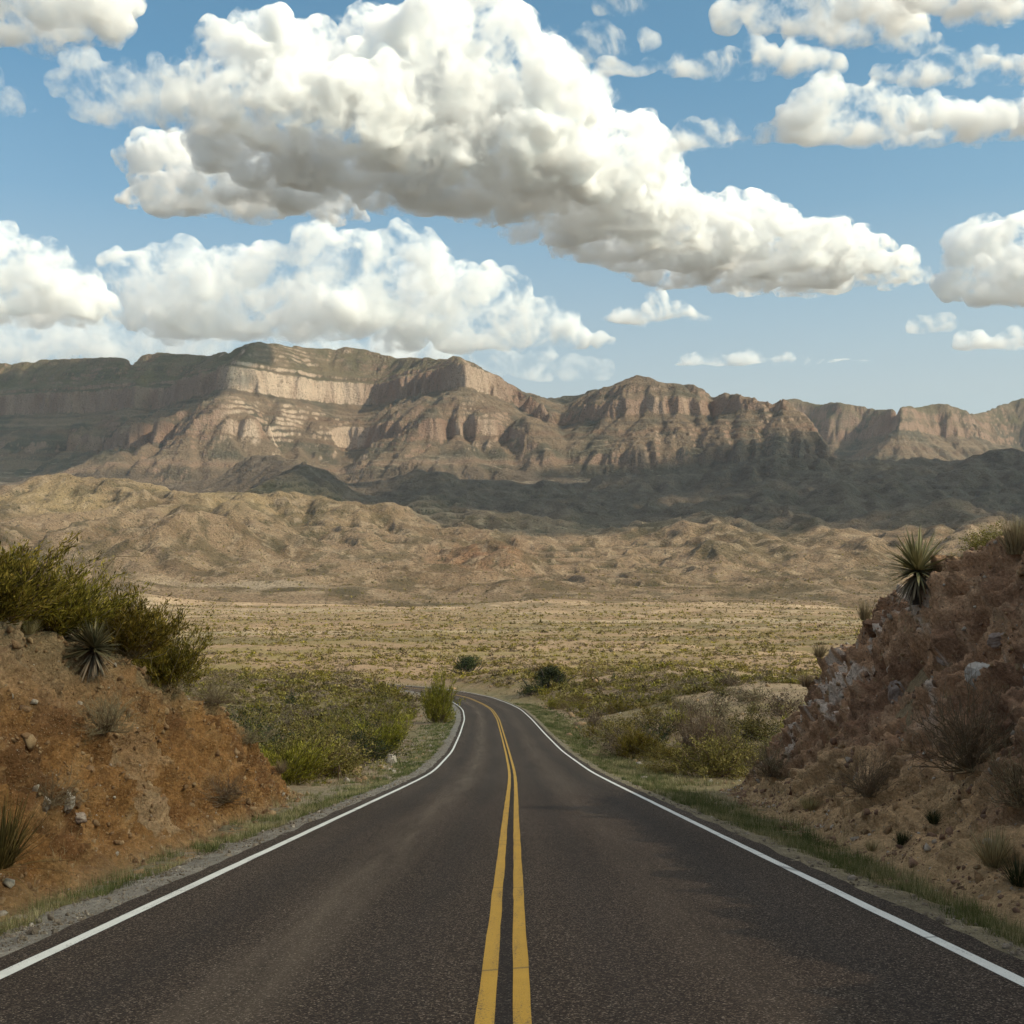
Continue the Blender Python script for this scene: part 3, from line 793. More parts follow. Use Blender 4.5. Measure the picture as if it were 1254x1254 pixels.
def near_colour(X, Y, off):
    a = np.abs(off)
    n1 = fbm2(X / 60, Y / 30, 4, 511); n2 = fbm2(X / 9, Y / 9, 4, 512); n3 = fbm2(X / 220, Y / 70, 4, 513); n4 = fbm2(X / 2.2, Y / 2.2, 3, 514)
    c = np.zeros(X.shape + (3,)) + np.array((0.245, 0.168, 0.100))
    c = cmix(c, (0.35, 0.245, 0.150), sstep(0.0, 0.6, n3) * sstep(180, 420, Y))
    c = cmix(c, (0.185, 0.145, 0.060), sstep(-0.35, 0.35, n1) * 0.85 * np.interp(Y, [0, 300, 600, 900], [0.7, 1, 0.75, 0.5]))
    c = cmix(c, (0.30, 0.20, 0.125), sstep(0.1, 0.6, n2) * 0.55)
    streak = sstep(0.0, 0.5, fbm2(X / 240, Y / 26, 4, 516)) * sstep(300, 450, Y)
    c = cmix(c, (0.140, 0.112, 0.056), streak * 0.85)
    c = cmix(c, (0.235, 0.150, 0.085), sstep(0.1, 0.6, fbm2(X / 130, Y / 40, 4, 517)) * sstep(350, 600, Y) * 0.6)
    bare = np.exp(-(((X - 27) / 16) ** 2 + ((Y - 140) / 55) ** 2)) + np.exp(-(((X - 8) / 14) ** 2 + ((Y - 258) / 20) ** 2))
    c = cmix(c, (0.40, 0.275, 0.175), np.clip(bare * 1.1, 0, 1) * sstep(-0.5, 0.2, n2 + 0.2) * 0.85)
    wash = sstep(0.25, 0.6, fbm2(X / 300, Y / 45, 3, 515)) * sstep(420, 520, Y)
    c = cmix(c, (0.43, 0.345, 0.24), wash * 0.40)
    verge = sstep(9, 4.6, a)
    c = cmix(c, (0.19, 0.155, 0.085), verge * 0.75 * (off > 0))
    c = cmix(c, (0.26, 0.205, 0.145), verge * 0.8 * (off < 0))
    grav = sstep(4.9, 4.2, a + 0.35 * n2) * np.where(off < 0, 1.0, 0.25)
    c = cmix(c, (0.235, 0.205, 0.170), grav)
    grs = sstep(0.05, 0.45, n4 + 0.4 * n2) * verge * sstep(4.1, 4.6, a)
    c = cmix(c, (0.105, 0.100, 0.045), grs * 0.6)
    return c

def near_material():
    m, t = new_mat('desert_ground')
    pos = t.n('ShaderNodeNewGeometry').outputs['Position']
    tint = t.attr('tint', 'Vector')
    f1 = t.noise(pos, 1.3, 8, 0.72); f2 = t.noise(pos, 14.0, 6, 0.7)
    c = t.mix(1.0, tint, t.ramp(f1, [(0.3, 0.60), (0.5, 1.0), (0.72, 1.38)]), 'MULTIPLY')
    c = t.mix(1.0, c, t.ramp(f2, [(0.3, 0.66), (0.5, 1.0), (0.70, 1.35)]), 'MULTIPLY')
    peb = t.voro(pos, 22.0)
    c = t.mix(t.ramp(peb, [(0.12, 0.55), (0.24, 0.0)]), c, (0.40, 0.35, 0.29))
    h = t.math('ADD', t.math('MULTIPLY', f1, 0.7), t.math('ADD', t.math('MULTIPLY', f2, 0.16), t.math('MULTIPLY', peb, -0.05)))
    t.out(surf=t.principled(c, 0.95, t.bump(h, 0.9, 0.22), 0.1))
    return m

NEAR_COLS = 900
def build_near(mat):
    cs = np.interp(np.linspace(0, 1, NEAR_COLS), np.linspace(0, 1, FAR_COLS + 180), fan_columns(FAR_COLS))
    # same outer columns as the far fan, so that the sheets meet in one line
    cs = fan_columns(NEAR_COLS)
    ys = [-39.0]
    while ys[-1] < 1000: ys.append(ys[-1] + max(0.16, 0.0042 * (ys[-1] + 12)))
    ys[-1] = 1000.0
    Yg, Cg = np.meshgrid(np.array(ys), cs, indexing='ij')
    Xg = Cg * (Yg + APEX)
    Z, off = near_height(Xg, Yg)
    Z[-1] -= 0.4
    col = near_colour(Xg, Yg, off)
    wf = sstep(740, 1000, Yg + 150 * fbm2(Xg / 260, Yg / 90, 4, 518) * sstep(990, 900, Yg))
    if wf.any():
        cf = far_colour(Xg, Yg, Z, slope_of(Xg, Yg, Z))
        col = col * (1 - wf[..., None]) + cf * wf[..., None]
    me = np_mesh('desert_ground', np.stack([Xg, Yg, Z], -1).reshape(-1, 3), grid_faces(len(ys), len(cs)), [mat], smooth=True, attrs={'tint': col.reshape(-1, 3)})
    tag(obj('desert_ground', me), kind='structure')

# ---------------------------------------------------------------- the road
def strip(name, mat, o0, o1, lift, s0=0, s1=None, n=2, edge=0.0, seed=0, kind='structure'):
    i1 = len(RS) if s1 is None else int(s1 / 0.5)
    i0 = int(s0 / 0.5)
    P = RP[i0:i1]; N = RN[i0:i1]; S = RS[i0:i1]
    V = []; UV = []
    for k in range(n):
        o = o0 + (o1 - o0) * k / (n - 1)
        oo = np.full(len(S), o)
        if k == 0: oo = oo + edge * fbm2(S / 0.9, S * 0 + 1.5, 4, seed)
        if k == n - 1: oo = oo + edge * fbm2(S / 0.9, S * 0 + 8.5, 4, seed)
        V.append(np.stack([P[:, 0] + N[:, 0] * oo, P[:, 1] + N[:, 1] * oo, P[:, 2] + lift], 1)); UV.append(np.stack([S, oo], 1))
    V = np.stack(V, 1).reshape(-1, 3); UV = np.stack(UV, 1).reshape(-1, 2)
    me = np_mesh(name, V, grid_faces(len(S), n), [mat], smooth=True, uv=UV)
    return tag(obj(name, me), kind=kind)

def asphalt_material():
    m, t = new_mat('asphalt')
    pos = t.n('ShaderNodeNewGeometry').outputs['Position']
    uv = t.n('ShaderNodeUVMap').outputs[0]
    sep = t.n('ShaderNodeSeparateXYZ'); t.l(uv, sep.inputs[0])
    off = sep.outputs[1]
    grain = t.voro(pos, 95.0, out=1)                      # a random value for every stone
    gs = t.n('ShaderNodeSeparateColor'); t.l(grain, gs.inputs[0])
    stone = t.ramp(gs.outputs[0], [(0.0, (0.018, 0.0125, 0.0095)), (0.5, (0.045, 0.0315, 0.0235)), (0.82, (0.082, 0.058, 0.043)), (0.93, (0.17, 0.125, 0.092)), (1.0, (0.32, 0.25, 0.19))])
    patch = t.noise(t.mapping(uv, scale=(0.10, 0.9, 1)), 1.0, 5, 0.6)
    c = t.mix(1.0, stone, t.ramp(patch, [(0.3, 0.80), (0.7, 1.22)]), 'MULTIPLY')
    # polished wheel paths and dusty lane middles
    def track(x0, wd):
        d = t.math('ABSOLUTE', t.math('SUBTRACT', t.math('ADD', off, t.math('MULTIPLY', t.math('SUBTRACT', patch, 0.5), 0.5)), x0))
        return t.math('SUBTRACT', 1.0, t.math('DIVIDE', d, wd), clamp=True)
    dust = t.math('ADD', track(-1.72, 0.55), t.math('MULTIPLY', track(1.7, 0.6), 0.45))
    dn = t.math('MULTIPLY', dust, t.ramp(t.noise(t.mapping(uv, scale=(0.22, 3.0, 1)), 1.0, 6, 0.65), [(0.35, 0.1), (0.65, 0.8)]))
    c = t.mix(t.math('MULTIPLY', dn, 0.62, clamp=True), c, (0.20, 0.150, 0.108))
    tyre = t.math('ADD', track(-2.6, 0.42), t.math('ADD', track(-0.8, 0.42), t.math('ADD', track(0.85, 0.45), track(2.6, 0.42))))
    c = t.mix(t.math('MULTIPLY', tyre, 0.28, clamp=True), c, (0.030, 0.026, 0.025))
    mid = track(0.0, 0.22)
    c = t.mix(t.math('MULTIPLY', mid, 0.6, clamp=True), c, (0.018, 0.016, 0.016))
    h = t.math('ADD', t.math('MULTIPLY', t.voro(pos, 95.0), -1.0), t.math('MULTIPLY', t.noise(pos, 30, 4, 0.7), 0.8))
    t.out(surf=t.principled(c, 0.82, t.bump(h, 0.8, 0.012), 0.12))
    return m

def paint_material(name, col, wear):
    m, t = new_mat(name)
    pos = t.n('ShaderNodeNewGeometry').outputs['Position']
    uv = t.n('ShaderNodeUVMap').outputs[0]
    w1 = t.noise(pos, 60.0, 6, 0.75); w2 = t.noise(t.mapping(uv, scale=(0.7, 9, 1)), 1.0, 4, 0.6)
    k = t.math('ADD', t.math('MULTIPLY', w1, 0.75), t.math('MULTIPLY', w2, 0.35))
    f = t.ramp(k, [(wear, 1.0), (wear + 0.07, 0.0)])
    dirt = t.noise(pos, 3.0, 5, 0.6)
    base = t.mix(t.ramp(dirt, [(0.35, 0.0), (0.75, 0.35)]), col, tuple(x * 0.55 for x in col))
    c = t.mix(t.math('MULTIPLY', f, 0.85), base, (0.055, 0.047, 0.041))
    # hairline cracks across the line
    crack = t.voro(t.mapping(uv, scale=(0.17, 0.05, 1)), 1.0, feature='DISTANCE_TO_EDGE')
    c = t.mix(t.ramp(crack, [(0.0008, 0.7), (0.0026, 0.0)]), c, (0.05, 0.045, 0.04))
    h = t.math('ADD', t.math('MULTIPLY', t.voro(pos, 95.0), -1.0), w1)
    t.out(surf=t.principled(c, 0.7, t.bump(h, 0.5, 0.008), 0.3))
    return m

def build_plain(mat):
    v = np.array([(-9400, -390, -58), (9400, -390, -58), (9400, 10400, -58), (-9400, 10400, -58)], dtype=float)
    tag(obj('plain', np_mesh('plain', v, np.array([(0, 1, 2, 3)]), [mat], attrs={'tint': np.full((4, 3), (0.26, 0.2, 0.13))})), kind='structure')

def build_road():
    strip('road', asphalt_material(), -3.82, 3.84, 0.0, n=23, edge=0.06, seed=31)
    wm = paint_material('white_road_paint', (0.74, 0.71, 0.65), 0.425); ym = paint_material('yellow_road_paint', (0.50, 0.28, 0.035), 0.44)
    for o0, o1, m in ((-3.56, -3.44, wm), (3.44, 3.56, wm), (-0.165, -0.055, ym), (0.055, 0.165, ym)):
        strip('road_marking', m, o0, o1, 0.004, edge=0.006, seed=int(o0 * 100) + 700)

# ---------------------------------------------------------------- cut banks
def bank_relief(side, Y, off, z, hb):
    """sideways and upward displacement of the cut face"""
    k = np.clip(hb / 1.5, 0, 1)
    if side < 0:      # clayey gravel with down-slope rills and a few ledges
        rill = (ridged2(Y / 1.9 + 0.25 * off, off / 5.0, 5, 601) - 0.75) * 0.34
        lump = fbm2(Y / 1.3, z / 1.1, 5, 602) * 0.20 + (ridged2(Y / 0.62 + z * 0.8, z / 1.7, 4, 609) - 0.75) * 0.21
        bed = z * 0.9 - Y * 0.35
        led = (sstep(0.35, 0.65, bed - np.floor(bed)) - (bed - np.floor(bed))) * 0.32 * np.clip(noise2(Y / 4, z / 2, 603) + 0.3, 0, 1)
        grit = fbm2(Y / 0.22, (z + off) / 0.22, 4, 604) * 0.085
        clod = cells(Y / 0.34, z / 0.20 + Y * 0.5, 614) * 0.07 + cells(Y / 0.17, z / 0.12 + Y * 0.4, 615) * 0.04
        return (rill + lump + led + grit + clod) * k
    bed = z * 1.5 + Y * 0.62 + fbm2(Y / 3, z / 3, 3, 605) * 0.6
    fr = bed - np.floor(bed)
    led = (sstep(0.25, 0.6, fr) - fr) * 0.34
    blk = (ridged2(Y / 1.6 + z * 0.4, z / 1.2, 4, 606) - 0.75) * 0.26
    lump = fbm2(Y / 2.6, z / 1.8, 4, 607) * 0.36
    grit = fbm2(Y / 0.20, (z + off) / 0.20, 4, 608) * 0.085
    t1 = z + 0.42 * Y
    frac = cells((Y - 0.3 * z) / 0.80, t1 / 0.42, 616) * 0.30 + cells((Y - 0.3 * z) / 0.36, t1 / 0.20, 617) * 0.15 + cells(Y / 0.17, t1 / 0.10, 618) * 0.05
    return (led + blk * 0.6 + lump * 0.75 + grit * 0.7 + frac * np.clip(z / 1.6 - 0.4, 0.15, 1)) * k

def cells(a, b, seed):
    """one random height per block of a broken, jointed face"""
    wa = a + 0.35 * noise2(a * 1.3, b * 1.3, seed) ; wb = b + 0.35 * noise2(a * 1.3 + 9, b * 1.3, seed + 1)
    ib = np.floor(wb).astype(np.int64); ia = np.floor(wa + (ib % 2) * 0.5).astype(np.int64)
    return (_hash(ia, ib, ia * 0, seed) & np.uint32(1023)).astype(np.float64) / 1023 - 0.5

BANK = {}
def build_bank(side, mat):
    ys = np.concatenate([np.arange(-8, 8, 0.16), np.arange(8, 47.5, 0.05)])
    ts = np.concatenate([np.linspace(-0.45, 0.0, 22, endpoint=False), np.linspace(0, 1.15, 150, endpoint=False), np.linspace(1.15, 1.9, 30, endpoint=False), np.linspace(1.9, 3.2, 14)])
    Yg, Tg = np.meshgrid(ys, ts, indexing='ij')
    toe = poly(Yg, TOE[side]); cr = poly(Yg, CREST[side])
    off = toe + Tg * (cr - toe)
    bh, t2, hb = bank_height(side, off, Yg)
    rz = zr(Yg)
    z = rz - 0.2 + bh
    mask = sstep(-0.05, 0.18, t2) * (0.35 + 0.65 * sstep(1.15, 0.85, t2)) * sstep(1.9, 1.3, t2)
    dsp = bank_relief(side, Yg, off, bh, hb) * mask
    dsp = dsp + fbm2(Yg / 0.5, off / 0.5, 4, 611) * 0.07 * (1 - mask) * np.clip(hb, 0, 1)
    nx, nz = -0.72, 0.69                                   # out of the face, towards the road and up
    X = side * (off + nx * dsp); Z = z + nz * dsp
    sink = sstep(-0.22, -0.45, Tg) + sstep(2.6, 3.2, Tg)
    gz, _ = near_height(X, Yg)
    Z = Z - 0.25 * sink - 0.35 * (1 - np.clip(hb / 0.5, 0, 1))
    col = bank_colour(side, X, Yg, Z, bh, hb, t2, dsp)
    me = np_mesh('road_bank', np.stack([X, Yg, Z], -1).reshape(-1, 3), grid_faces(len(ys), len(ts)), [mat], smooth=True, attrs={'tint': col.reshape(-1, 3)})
    tag(obj('earth_bank' if side < 0 else 'rock_bank', me), kind='structure')
    BANK[side] = (ys, ts, X, Z, off, np.stack([np.gradient(Z, axis=1), np.gradient(np.abs(X), axis=1)], -1))

def bank_point(side, Y, t):
    """a point on the finished bank surface"""
    ys, ts, X, Z, off, g = BANK[side]
    i = int(np.clip(np.searchsorted(ys, Y), 0, len(ys) - 1)); j = int(np.clip(np.searchsorted(ts, t), 0, len(ts) - 1))
    return float(X[i, j]), float(ys[i]), float(Z[i, j])

def bank_hit(px, py, side):
    """where the sight line of a photo pixel meets the bank (nearest point of the surface on screen, nearer side first)"""
    ys, ts, X, Z, off, g = BANK[side]
    Yg = np.broadcast_to(ys[:, None], X.shape)
    ok = Yg > 4
    u = CX + F_PX * X / np.where(ok, Yg, 1); v = HY - F_PX * (Z - EYE) / np.where(ok, Yg, 1)
    d = np.where(ok, (u - px) ** 2 + (v - py) ** 2, 1e9)
    d = np.where(d < 49, d * 0.001 + Yg, d + 1e4)
    i, j = np.unravel_index(d.argmin(), d.shape)
    return float(X[i, j]), float(Yg[i, j]), float(Z[i, j])

def bank_colour(side, X, Y, Z, bh, hb, t, dsp):
    n1 = fbm2(Y / 2.4, Z / 1.6, 4, 621); n2 = fbm2(Y / 0.7, (Z + np.abs(X)) / 0.7, 4, 622); n3 = fbm2(Y / 5, Z / 4, 3, 623)
    if side < 0:
        c = np.zeros(X.shape + (3,)) + np.array((0.245, 0.120, 0.045))
        c = cmix(c, (0.165, 0.080, 0.034), sstep(-0.1, 0.5, n1))
        c = cmix(c, (0.33, 0.185, 0.080), sstep(0.1, 0.6, n2) * 0.6)
        top = sstep(0.72, 0.95, t + 0.1 * n1)
        c = cmix(c, (0.235, 0.165, 0.090), top * 0.8)
        up = sstep(26, 16, Y) * sstep(0.5, 0.8, t)                 # greyish weathered beds at the left end
        c = cmix(c, (0.27, 0.185, 0.115), up * 0.7)
        pale = sstep(0.48, 0.62, n3 + 0.35 * n2) * sstep(24, 17, Y) * sstep(0.75, 0.4, t)
        c = cmix(c, (0.40, 0.30, 0.20), pale * 0.6)
    else:
        c = np.zeros(X.shape + (3,)) + np.array((0.430, 0.245, 0.140))
        c = cmix(c, (0.270, 0.148, 0.088), sstep(-0.1, 0.5, n1))
        c = cmix(c, (0.54, 0.34, 0.205), sstep(0.1, 0.6, n2) * 0.6)
        pale = sstep(0.24, 0.42, n3 * 0.8 + 0.55 * n2) * sstep(0.40, 0.55, t) * sstep(1.05, 0.9, t)
        c = cmix(c, (0.66, 0.52, 0.42), pale * 0.8)
        low = sstep(0.55, 0.2, t + 0.15 * n1)
        c = cmix(c, (0.50, 0.325, 0.165), low * 0.75)
        c = cmix(c, (0.32, 0.235, 0.12), sstep(0.98, 1.1, t) * 0.8)
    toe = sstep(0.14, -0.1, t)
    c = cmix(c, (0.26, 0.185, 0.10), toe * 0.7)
    c = cmix(c, (0.255, 0.195, 0.115), sstep(1.5, 0.3, hb))
    return c

def bank_material(name):
    m, t = new_mat(name)
    pos = t.n('ShaderNodeNewGeometry').outputs['Position']
    tint = t.attr('tint', 'Vector')
    f1 = t.noise(pos, 2.6, 8, 0.72); f2 = t.noise(pos, 17.0, 6, 0.72); v = t.voro(t.mapping(pos, scale=(1, 1, 1.5)), 9.0)
    c = t.mix(1.0, tint, t.ramp(f1, [(0.3, 0.62), (0.5, 1.0), (0.72, 1.35)]), 'MULTIPLY')
    c = t.mix(1.0, c, t.ramp(f2, [(0.3, 0.62), (0.5, 1.0), (0.70, 1.42)]), 'MULTIPLY')
    v2 = t.voro(pos, 26.0)
    c = t.mix(t.ramp(v2, [(0.10, 0.6), (0.20, 0.0)]), c, (0.44, 0.34, 0.25))
    h = t.math('ADD', t.math('MULTIPLY', f1, 0.6), t.math('ADD', t.math('MULTIPLY', f2, 0.22), t.math('ADD', t.math('MULTIPLY', v, -0.10), t.math('MULTIPLY', v2, -0.05))))
    t.out(surf=t.principled(c, 0.95, t.bump(h, 1.0, 0.20), 0.1))
    return m
# ---------------------------------------------------------------- plants
def rot_z(v, a):
    c, s = np.cos(a), np.sin(a)
    return np.stack([v[..., 0] * c - v[..., 1] * s, v[..., 0] * s + v[..., 1] * c, v[..., 2]], -1)

def unit(v): return v / (np.linalg.norm(v, axis=-1, keepdims=True) + 1e-9)

def leaves(P, D, L, W, rng, fold=0.0):
    """diamond leaves: base points P, directions D, lengths L, widths W"""
    n = len(P)
    r = unit(np.cross(D, rng.normal(size=(n, 3))))
    mid = P + D * (L * 0.45)[:, None]
    V = np.stack([P, mid + r * (W / 2)[:, None], P + D * L[:, None], mid - r * (W / 2)[:, None]], 1).reshape(-1, 3)
    F = np.arange(4 * n).reshape(n, 4)
    lv = np.repeat(rng.uniform(0, 1, n), 4)
    return V, F, lv

def tubes(paths, r0, r1, sides=3):
    """paths (n,k,3) -> tapered thin tubes"""
    n, k, _ = paths.shape
    T = unit(np.gradient(paths, axis=1))
    up = np.array([0.31, 0.57, 0.76])
    A = unit(np.cross(T, up)); B = np.cross(T, A)
    R = (np.asarray(r0).reshape(-1, 1) * np.linspace(1, 0, k)[None] + np.asarray(r1).reshape(-1, 1) * np.linspace(0, 1, k)[None])
    V = []
    for q in range(sides):
        a = 2 * PI * q / sides
        V.append(paths + (A * math.cos(a) + B * math.sin(a)) * R[..., None])
    V = np.stack(V, 2)                                     # n,k,sides,3
    base = (np.arange(n)[:, None, None] * k + np.arange(k - 1)[None, :, None]) * sides
    q = np.arange(sides)[None, None, :]; q2 = (q + 1) % sides
    F = np.stack([base + q, base + q2, base + sides + q2, base + sides + q], -1).reshape(-1, 4)
    return V.reshape(-1, 3), F

def branch_paths(rng, n, spread, h, up, k=6, jit=0.12):
    az = rng.uniform(0, 2 * PI, n); tilt = np.sqrt(rng.uniform(0, 1, n)) * spread
    D = np.stack([np.sin(tilt) * np.cos(az), np.sin(tilt) * np.sin(az), np.cos(tilt)], -1)
    L = h * rng.uniform(0.65, 1.05, n) / np.maximum(0.55, np.cos(tilt * 0.6))
    t = np.linspace(0, 1, k)
    P = D[:, None, :] * (L[:, None] * t[None])[..., None]
    P[..., 2] += up * (t[None] ** 2 - t[None]) * L[:, None]
    w = np.cumsum(rng.normal(size=(n, k, 3)) * jit / k, axis=1) * L[:, None, None]
    w[:, 0] = 0
    P = P + w
    P[:, 0, :2] += rng.normal(size=(n, 2)) * 0.06 * h
    return P

def foliage_material(name, stops, trans=0.22, vary=0.16):
    m, t = new_mat(name)
    lv = t.attr('lv', 'Fac')
    rnd = t.n('ShaderNodeObjectInfo').outputs['Random']
    c = t.ramp(lv, stops)
    hs = t.n('ShaderNodeHueSaturation'); t.l(c, hs.inputs['Color'])
    t.l(t.math('ADD', 0.5 - vary * 0.12, t.math('MULTIPLY', rnd, vary * 0.24)), hs.inputs['Hue'])
    t.l(t.math('ADD', 1 - vary * 1.4, t.math('MULTIPLY', rnd, vary * 2.8)), hs.inputs['Value'])
    p = t.principled(hs.outputs[0], 0.75, None, 0.15)
    tr = t.n('ShaderNodeBsdfTranslucent'); t.l(hs.outputs[0], tr.inputs[0])
    mx = t.n('ShaderNodeMixShader'); mx.inputs[0].default_value = trans
    t.l(p, mx.inputs[1]); t.l(tr.outputs[0], mx.inputs[2])
    t.out(surf=mx.outputs[0])
    return m

M = {}
def plant_materials():
    M['olive'] = foliage_material('olive_leaves', [(0, (0.085, 0.063, 0.018)), (0.5, (0.175, 0.132, 0.034)), (0.85, (0.265, 0.200, 0.056)), (1, (0.34, 0.25, 0.09))])
    M['green'] = foliage_material('green_leaves', [(0, (0.058, 0.048, 0.014)), (0.5, (0.122, 0.100, 0.027)), (0.85, (0.195, 0.155, 0.042)), (1, (0.27, 0.20, 0.07))])
    M['gold'] = foliage_material('yellow_green_leaves', [(0, (0.060, 0.048, 0.008)), (0.45, (0.165, 0.132, 0.015)), (0.85, (0.29, 0.225, 0.028)), (1, (0.40, 0.30, 0.055))], 0.25)
    M['grey'] = foliage_material('grey_brown_leaves', [(0, (0.095, 0.070, 0.044)), (0.5, (0.205, 0.150, 0.090)), (1, (0.32, 0.24, 0.15))])
    M['dark'] = foliage_material('dark_green_leaves', [(0, (0.020, 0.026, 0.010)), (0.6, (0.042, 0.052, 0.018)), (1, (0.085, 0.088, 0.030))], 0.12)
    M['straw'] = foliage_material('dry_straw', [(0, (0.16, 0.115, 0.055)), (0.5, (0.30, 0.225, 0.115)), (1, (0.44, 0.35, 0.20))])
    M['verge'] = foliage_material('verge_grass_blades', [(0, (0.060, 0.072, 0.020)), (0.40, (0.105, 0.110, 0.035)), (0.62, (0.16, 0.145, 0.06)), (0.80, (0.27, 0.21, 0.11)), (1, (0.38, 0.30, 0.17))], 0.3)
    M['blade'] = foliage_material('yucca_blades', [(0, (0.075, 0.070, 0.030)), (0.5, (0.185, 0.160, 0.075)), (0.85, (0.30, 0.25, 0.125)), (1, (0.40, 0.33, 0.18))], 0.1)
    M['deadleaf'] = foliage_material('dead_yucca_leaves', [(0, (0.13, 0.095, 0.06)), (0.6, (0.25, 0.19, 0.12)), (1, (0.40, 0.31, 0.21))], 0.1)
    M['twig'] = foliage_material('dry_twigs', [(0, (0.115, 0.078, 0.046)), (0.5, (0.205, 0.142, 0.085)), (1, (0.32, 0.23, 0.14))], 0.0)
    M['bark'] = foliage_material('dark_bark', [(0, (0.050, 0.038, 0.028)), (1, (0.085, 0.066, 0.048))], 0.0)

PROTO = {}
def shrub_mesh(kind, lod, seed):
    """(foliage mesh, stem mesh) of a shrub about 2 wide and 1.5 high"""
    key = (kind, lod, seed)
    if key in PROTO: return PROTO[key]
    rng = np.random.default_rng(seed * 31 + 7)
    spray = kind == 'gold'
    nb = {0: 130, 1: 70, 2: 34}[lod]
    lp = {0: 44, 1: 22, 2: 9}[lod]
    if spray and lod == 0: nb, lp = 340, 64
    elif lod == 0: nb, lp = 180, 46
    ls = {0: 0.085, 1: 0.125, 2: 0.23}[lod]
    P = branch_paths(rng, nb, 1.0 if spray else 1.32, 1.35, 0.15 if spray else -0.12, 6, 0.4 if spray else 0.5)
    # uneven outline: lobes of different reach
    az = np.arctan2(P[:, -1, 1], P[:, -1, 0]); el = P[:, -1, 2] / 1.4
    reach = 1.0 + 0.24 * np.sin(az * 2 + seed) + 0.18 * np.sin(az * 3 + 2.1 * seed + el * 4) + rng.normal(size=nb) * 0.13
    P = P * np.clip(reach, 0.45, 1.5)[:, None, None]
    P[..., 2] = np.maximum(P[..., 2], 0.02)
    seg = rng.uniform(0.30, 1.0, (nb, lp)) ** (0.62) * 4.999
    i = seg.astype(int); u = (seg - i)[..., None]
    b = np.arange(nb)[:, None]
    Q = P[b, i] * (1 - u) + P[b, i + 1] * u
    D = unit(P[b, i + 1] - P[b, i])
    Q = Q.reshape(-1, 3); D = D.reshape(-1, 3)
    n = len(Q)
    Q = Q + rng.normal(size=(n, 3)) * (0.045 if spray else 0.075)
    D = unit(D * (1.1 if spray else 0.5) + rng.normal(size=(n, 3)) * (0.42 if spray else 0.75) + np.array([0, 0, 0.30]))
    keep = (rng.uniform(0, 1, nb) > 0.12).repeat(lp)
    Q, D = Q[keep], D[keep]; n = len(Q)
    L = ls * rng.uniform(0.6, 1.4, n) * (1.45 if spray else 1.0); W = ls * rng.uniform(0.35, 0.7, n) * (0.58 if spray else 1.0)
    V, F, lv = leaves(Q, D, L, W, rng)
    lb = np.repeat(rng.uniform(-0.28, 0.28, nb), lp)[keep]
    lv = np.clip(lv + np.repeat(lb, 4), 0, 1)
    fm = np_mesh(kind + '_foliage', V, F, [M[kind]], attrs={'lv': lv})
    TV, TF = tubes(P[:max(14, nb // 2)], 0.020 if lod == 0 else 0.03, 0.006, 3)
    sm = np_mesh('stems', TV, TF, [M['bark'] if kind in ('dark', 'green') else M['twig']], attrs={'lv': np.full(len(TV), 0.5)})
    PROTO[key] = (fm, sm)
    return PROTO[key]

def brush_mesh(seed, dense=1.0, upright=False):
    """leafless dry brush: hundreds of forking twigs"""
    key = ('brush', seed, dense, upright)
    if key in PROTO: return PROTO[key]
    rng = np.random.default_rng(seed + 900)
    nb = int(70 * dense)
    P = branch_paths(rng, nb, 0.75 if upright else 1.35, 1.3, 0.2, 6, 0.5)
    P[..., 2] = np.maximum(P[..., 2], 0.01)
    TV, TF = tubes(P, 0.016, 0.004, 3)
    sm = np_mesh('stems', TV, TF, [M['twig']], attrs={'lv': np.full(len(TV), 0.25)})
    nk = 11
    b = rng.integers(0, nb, nb * nk); s = rng.uniform(1.2, 4.99, nb * nk); i = s.astype(int); u = (s - i)[:, None]
    Q = P[b, i] * (1 - u) + P[b, i + 1] * u; D = unit(P[b, i + 1] - P[b, i])
    n = len(Q)
    D = unit(D + rng.normal(size=(n, 3)) * 0.55 + np.array([0, 0, 0.15]))
    L = rng.uniform(0.12, 0.5, n)
    t = np.linspace(0, 1, 4)
    R = Q[:, None] + D[:, None] * (L[:, None] * t)[..., None] + rng.normal(size=(n, 4, 3)) * 0.025 * t[None, :, None]
    V, F = tubes(R, 0.0065, 0.002, 3)
    fm = np_mesh('twigs', V, F, [M['twig']], attrs={'lv': np.repeat(rng.uniform(0, 1, n), 12)})
    PROTO[key] = (fm, sm)
    return PROTO[key]

def blade_strips(P, D, L, W, droop, rng, k=4):
    """tapered grass or yucca blades bending by droop"""
    n = len(P); t = np.linspace(0, 1, k)
    side = unit(np.cross(D, np.array([0, 0, 1.0]) + rng.normal(size=(n, 3)) * 0.15))
    C = P[:, None] + D[:, None] * (L[:, None] * t)[..., None]
    C[..., 2] -= (droop * L)[:, None] * t[None] ** 2
    wd = W[:, None] * np.array([0.9, 1.0, 0.72, 0.06] if k == 4 else np.linspace(1, 0.06, k))[None]
    V = np.stack([C - side[:, None] * wd[..., None] / 2, C + side[:, None] * wd[..., None] / 2], 2).reshape(-1, 3)
    base = (np.arange(n)[:, None] * k + np.arange(k - 1)[None]) * 2
    F = np.stack([base, base + 1, base + 3, base + 2], -1).reshape(-1, 4)
    return V, F

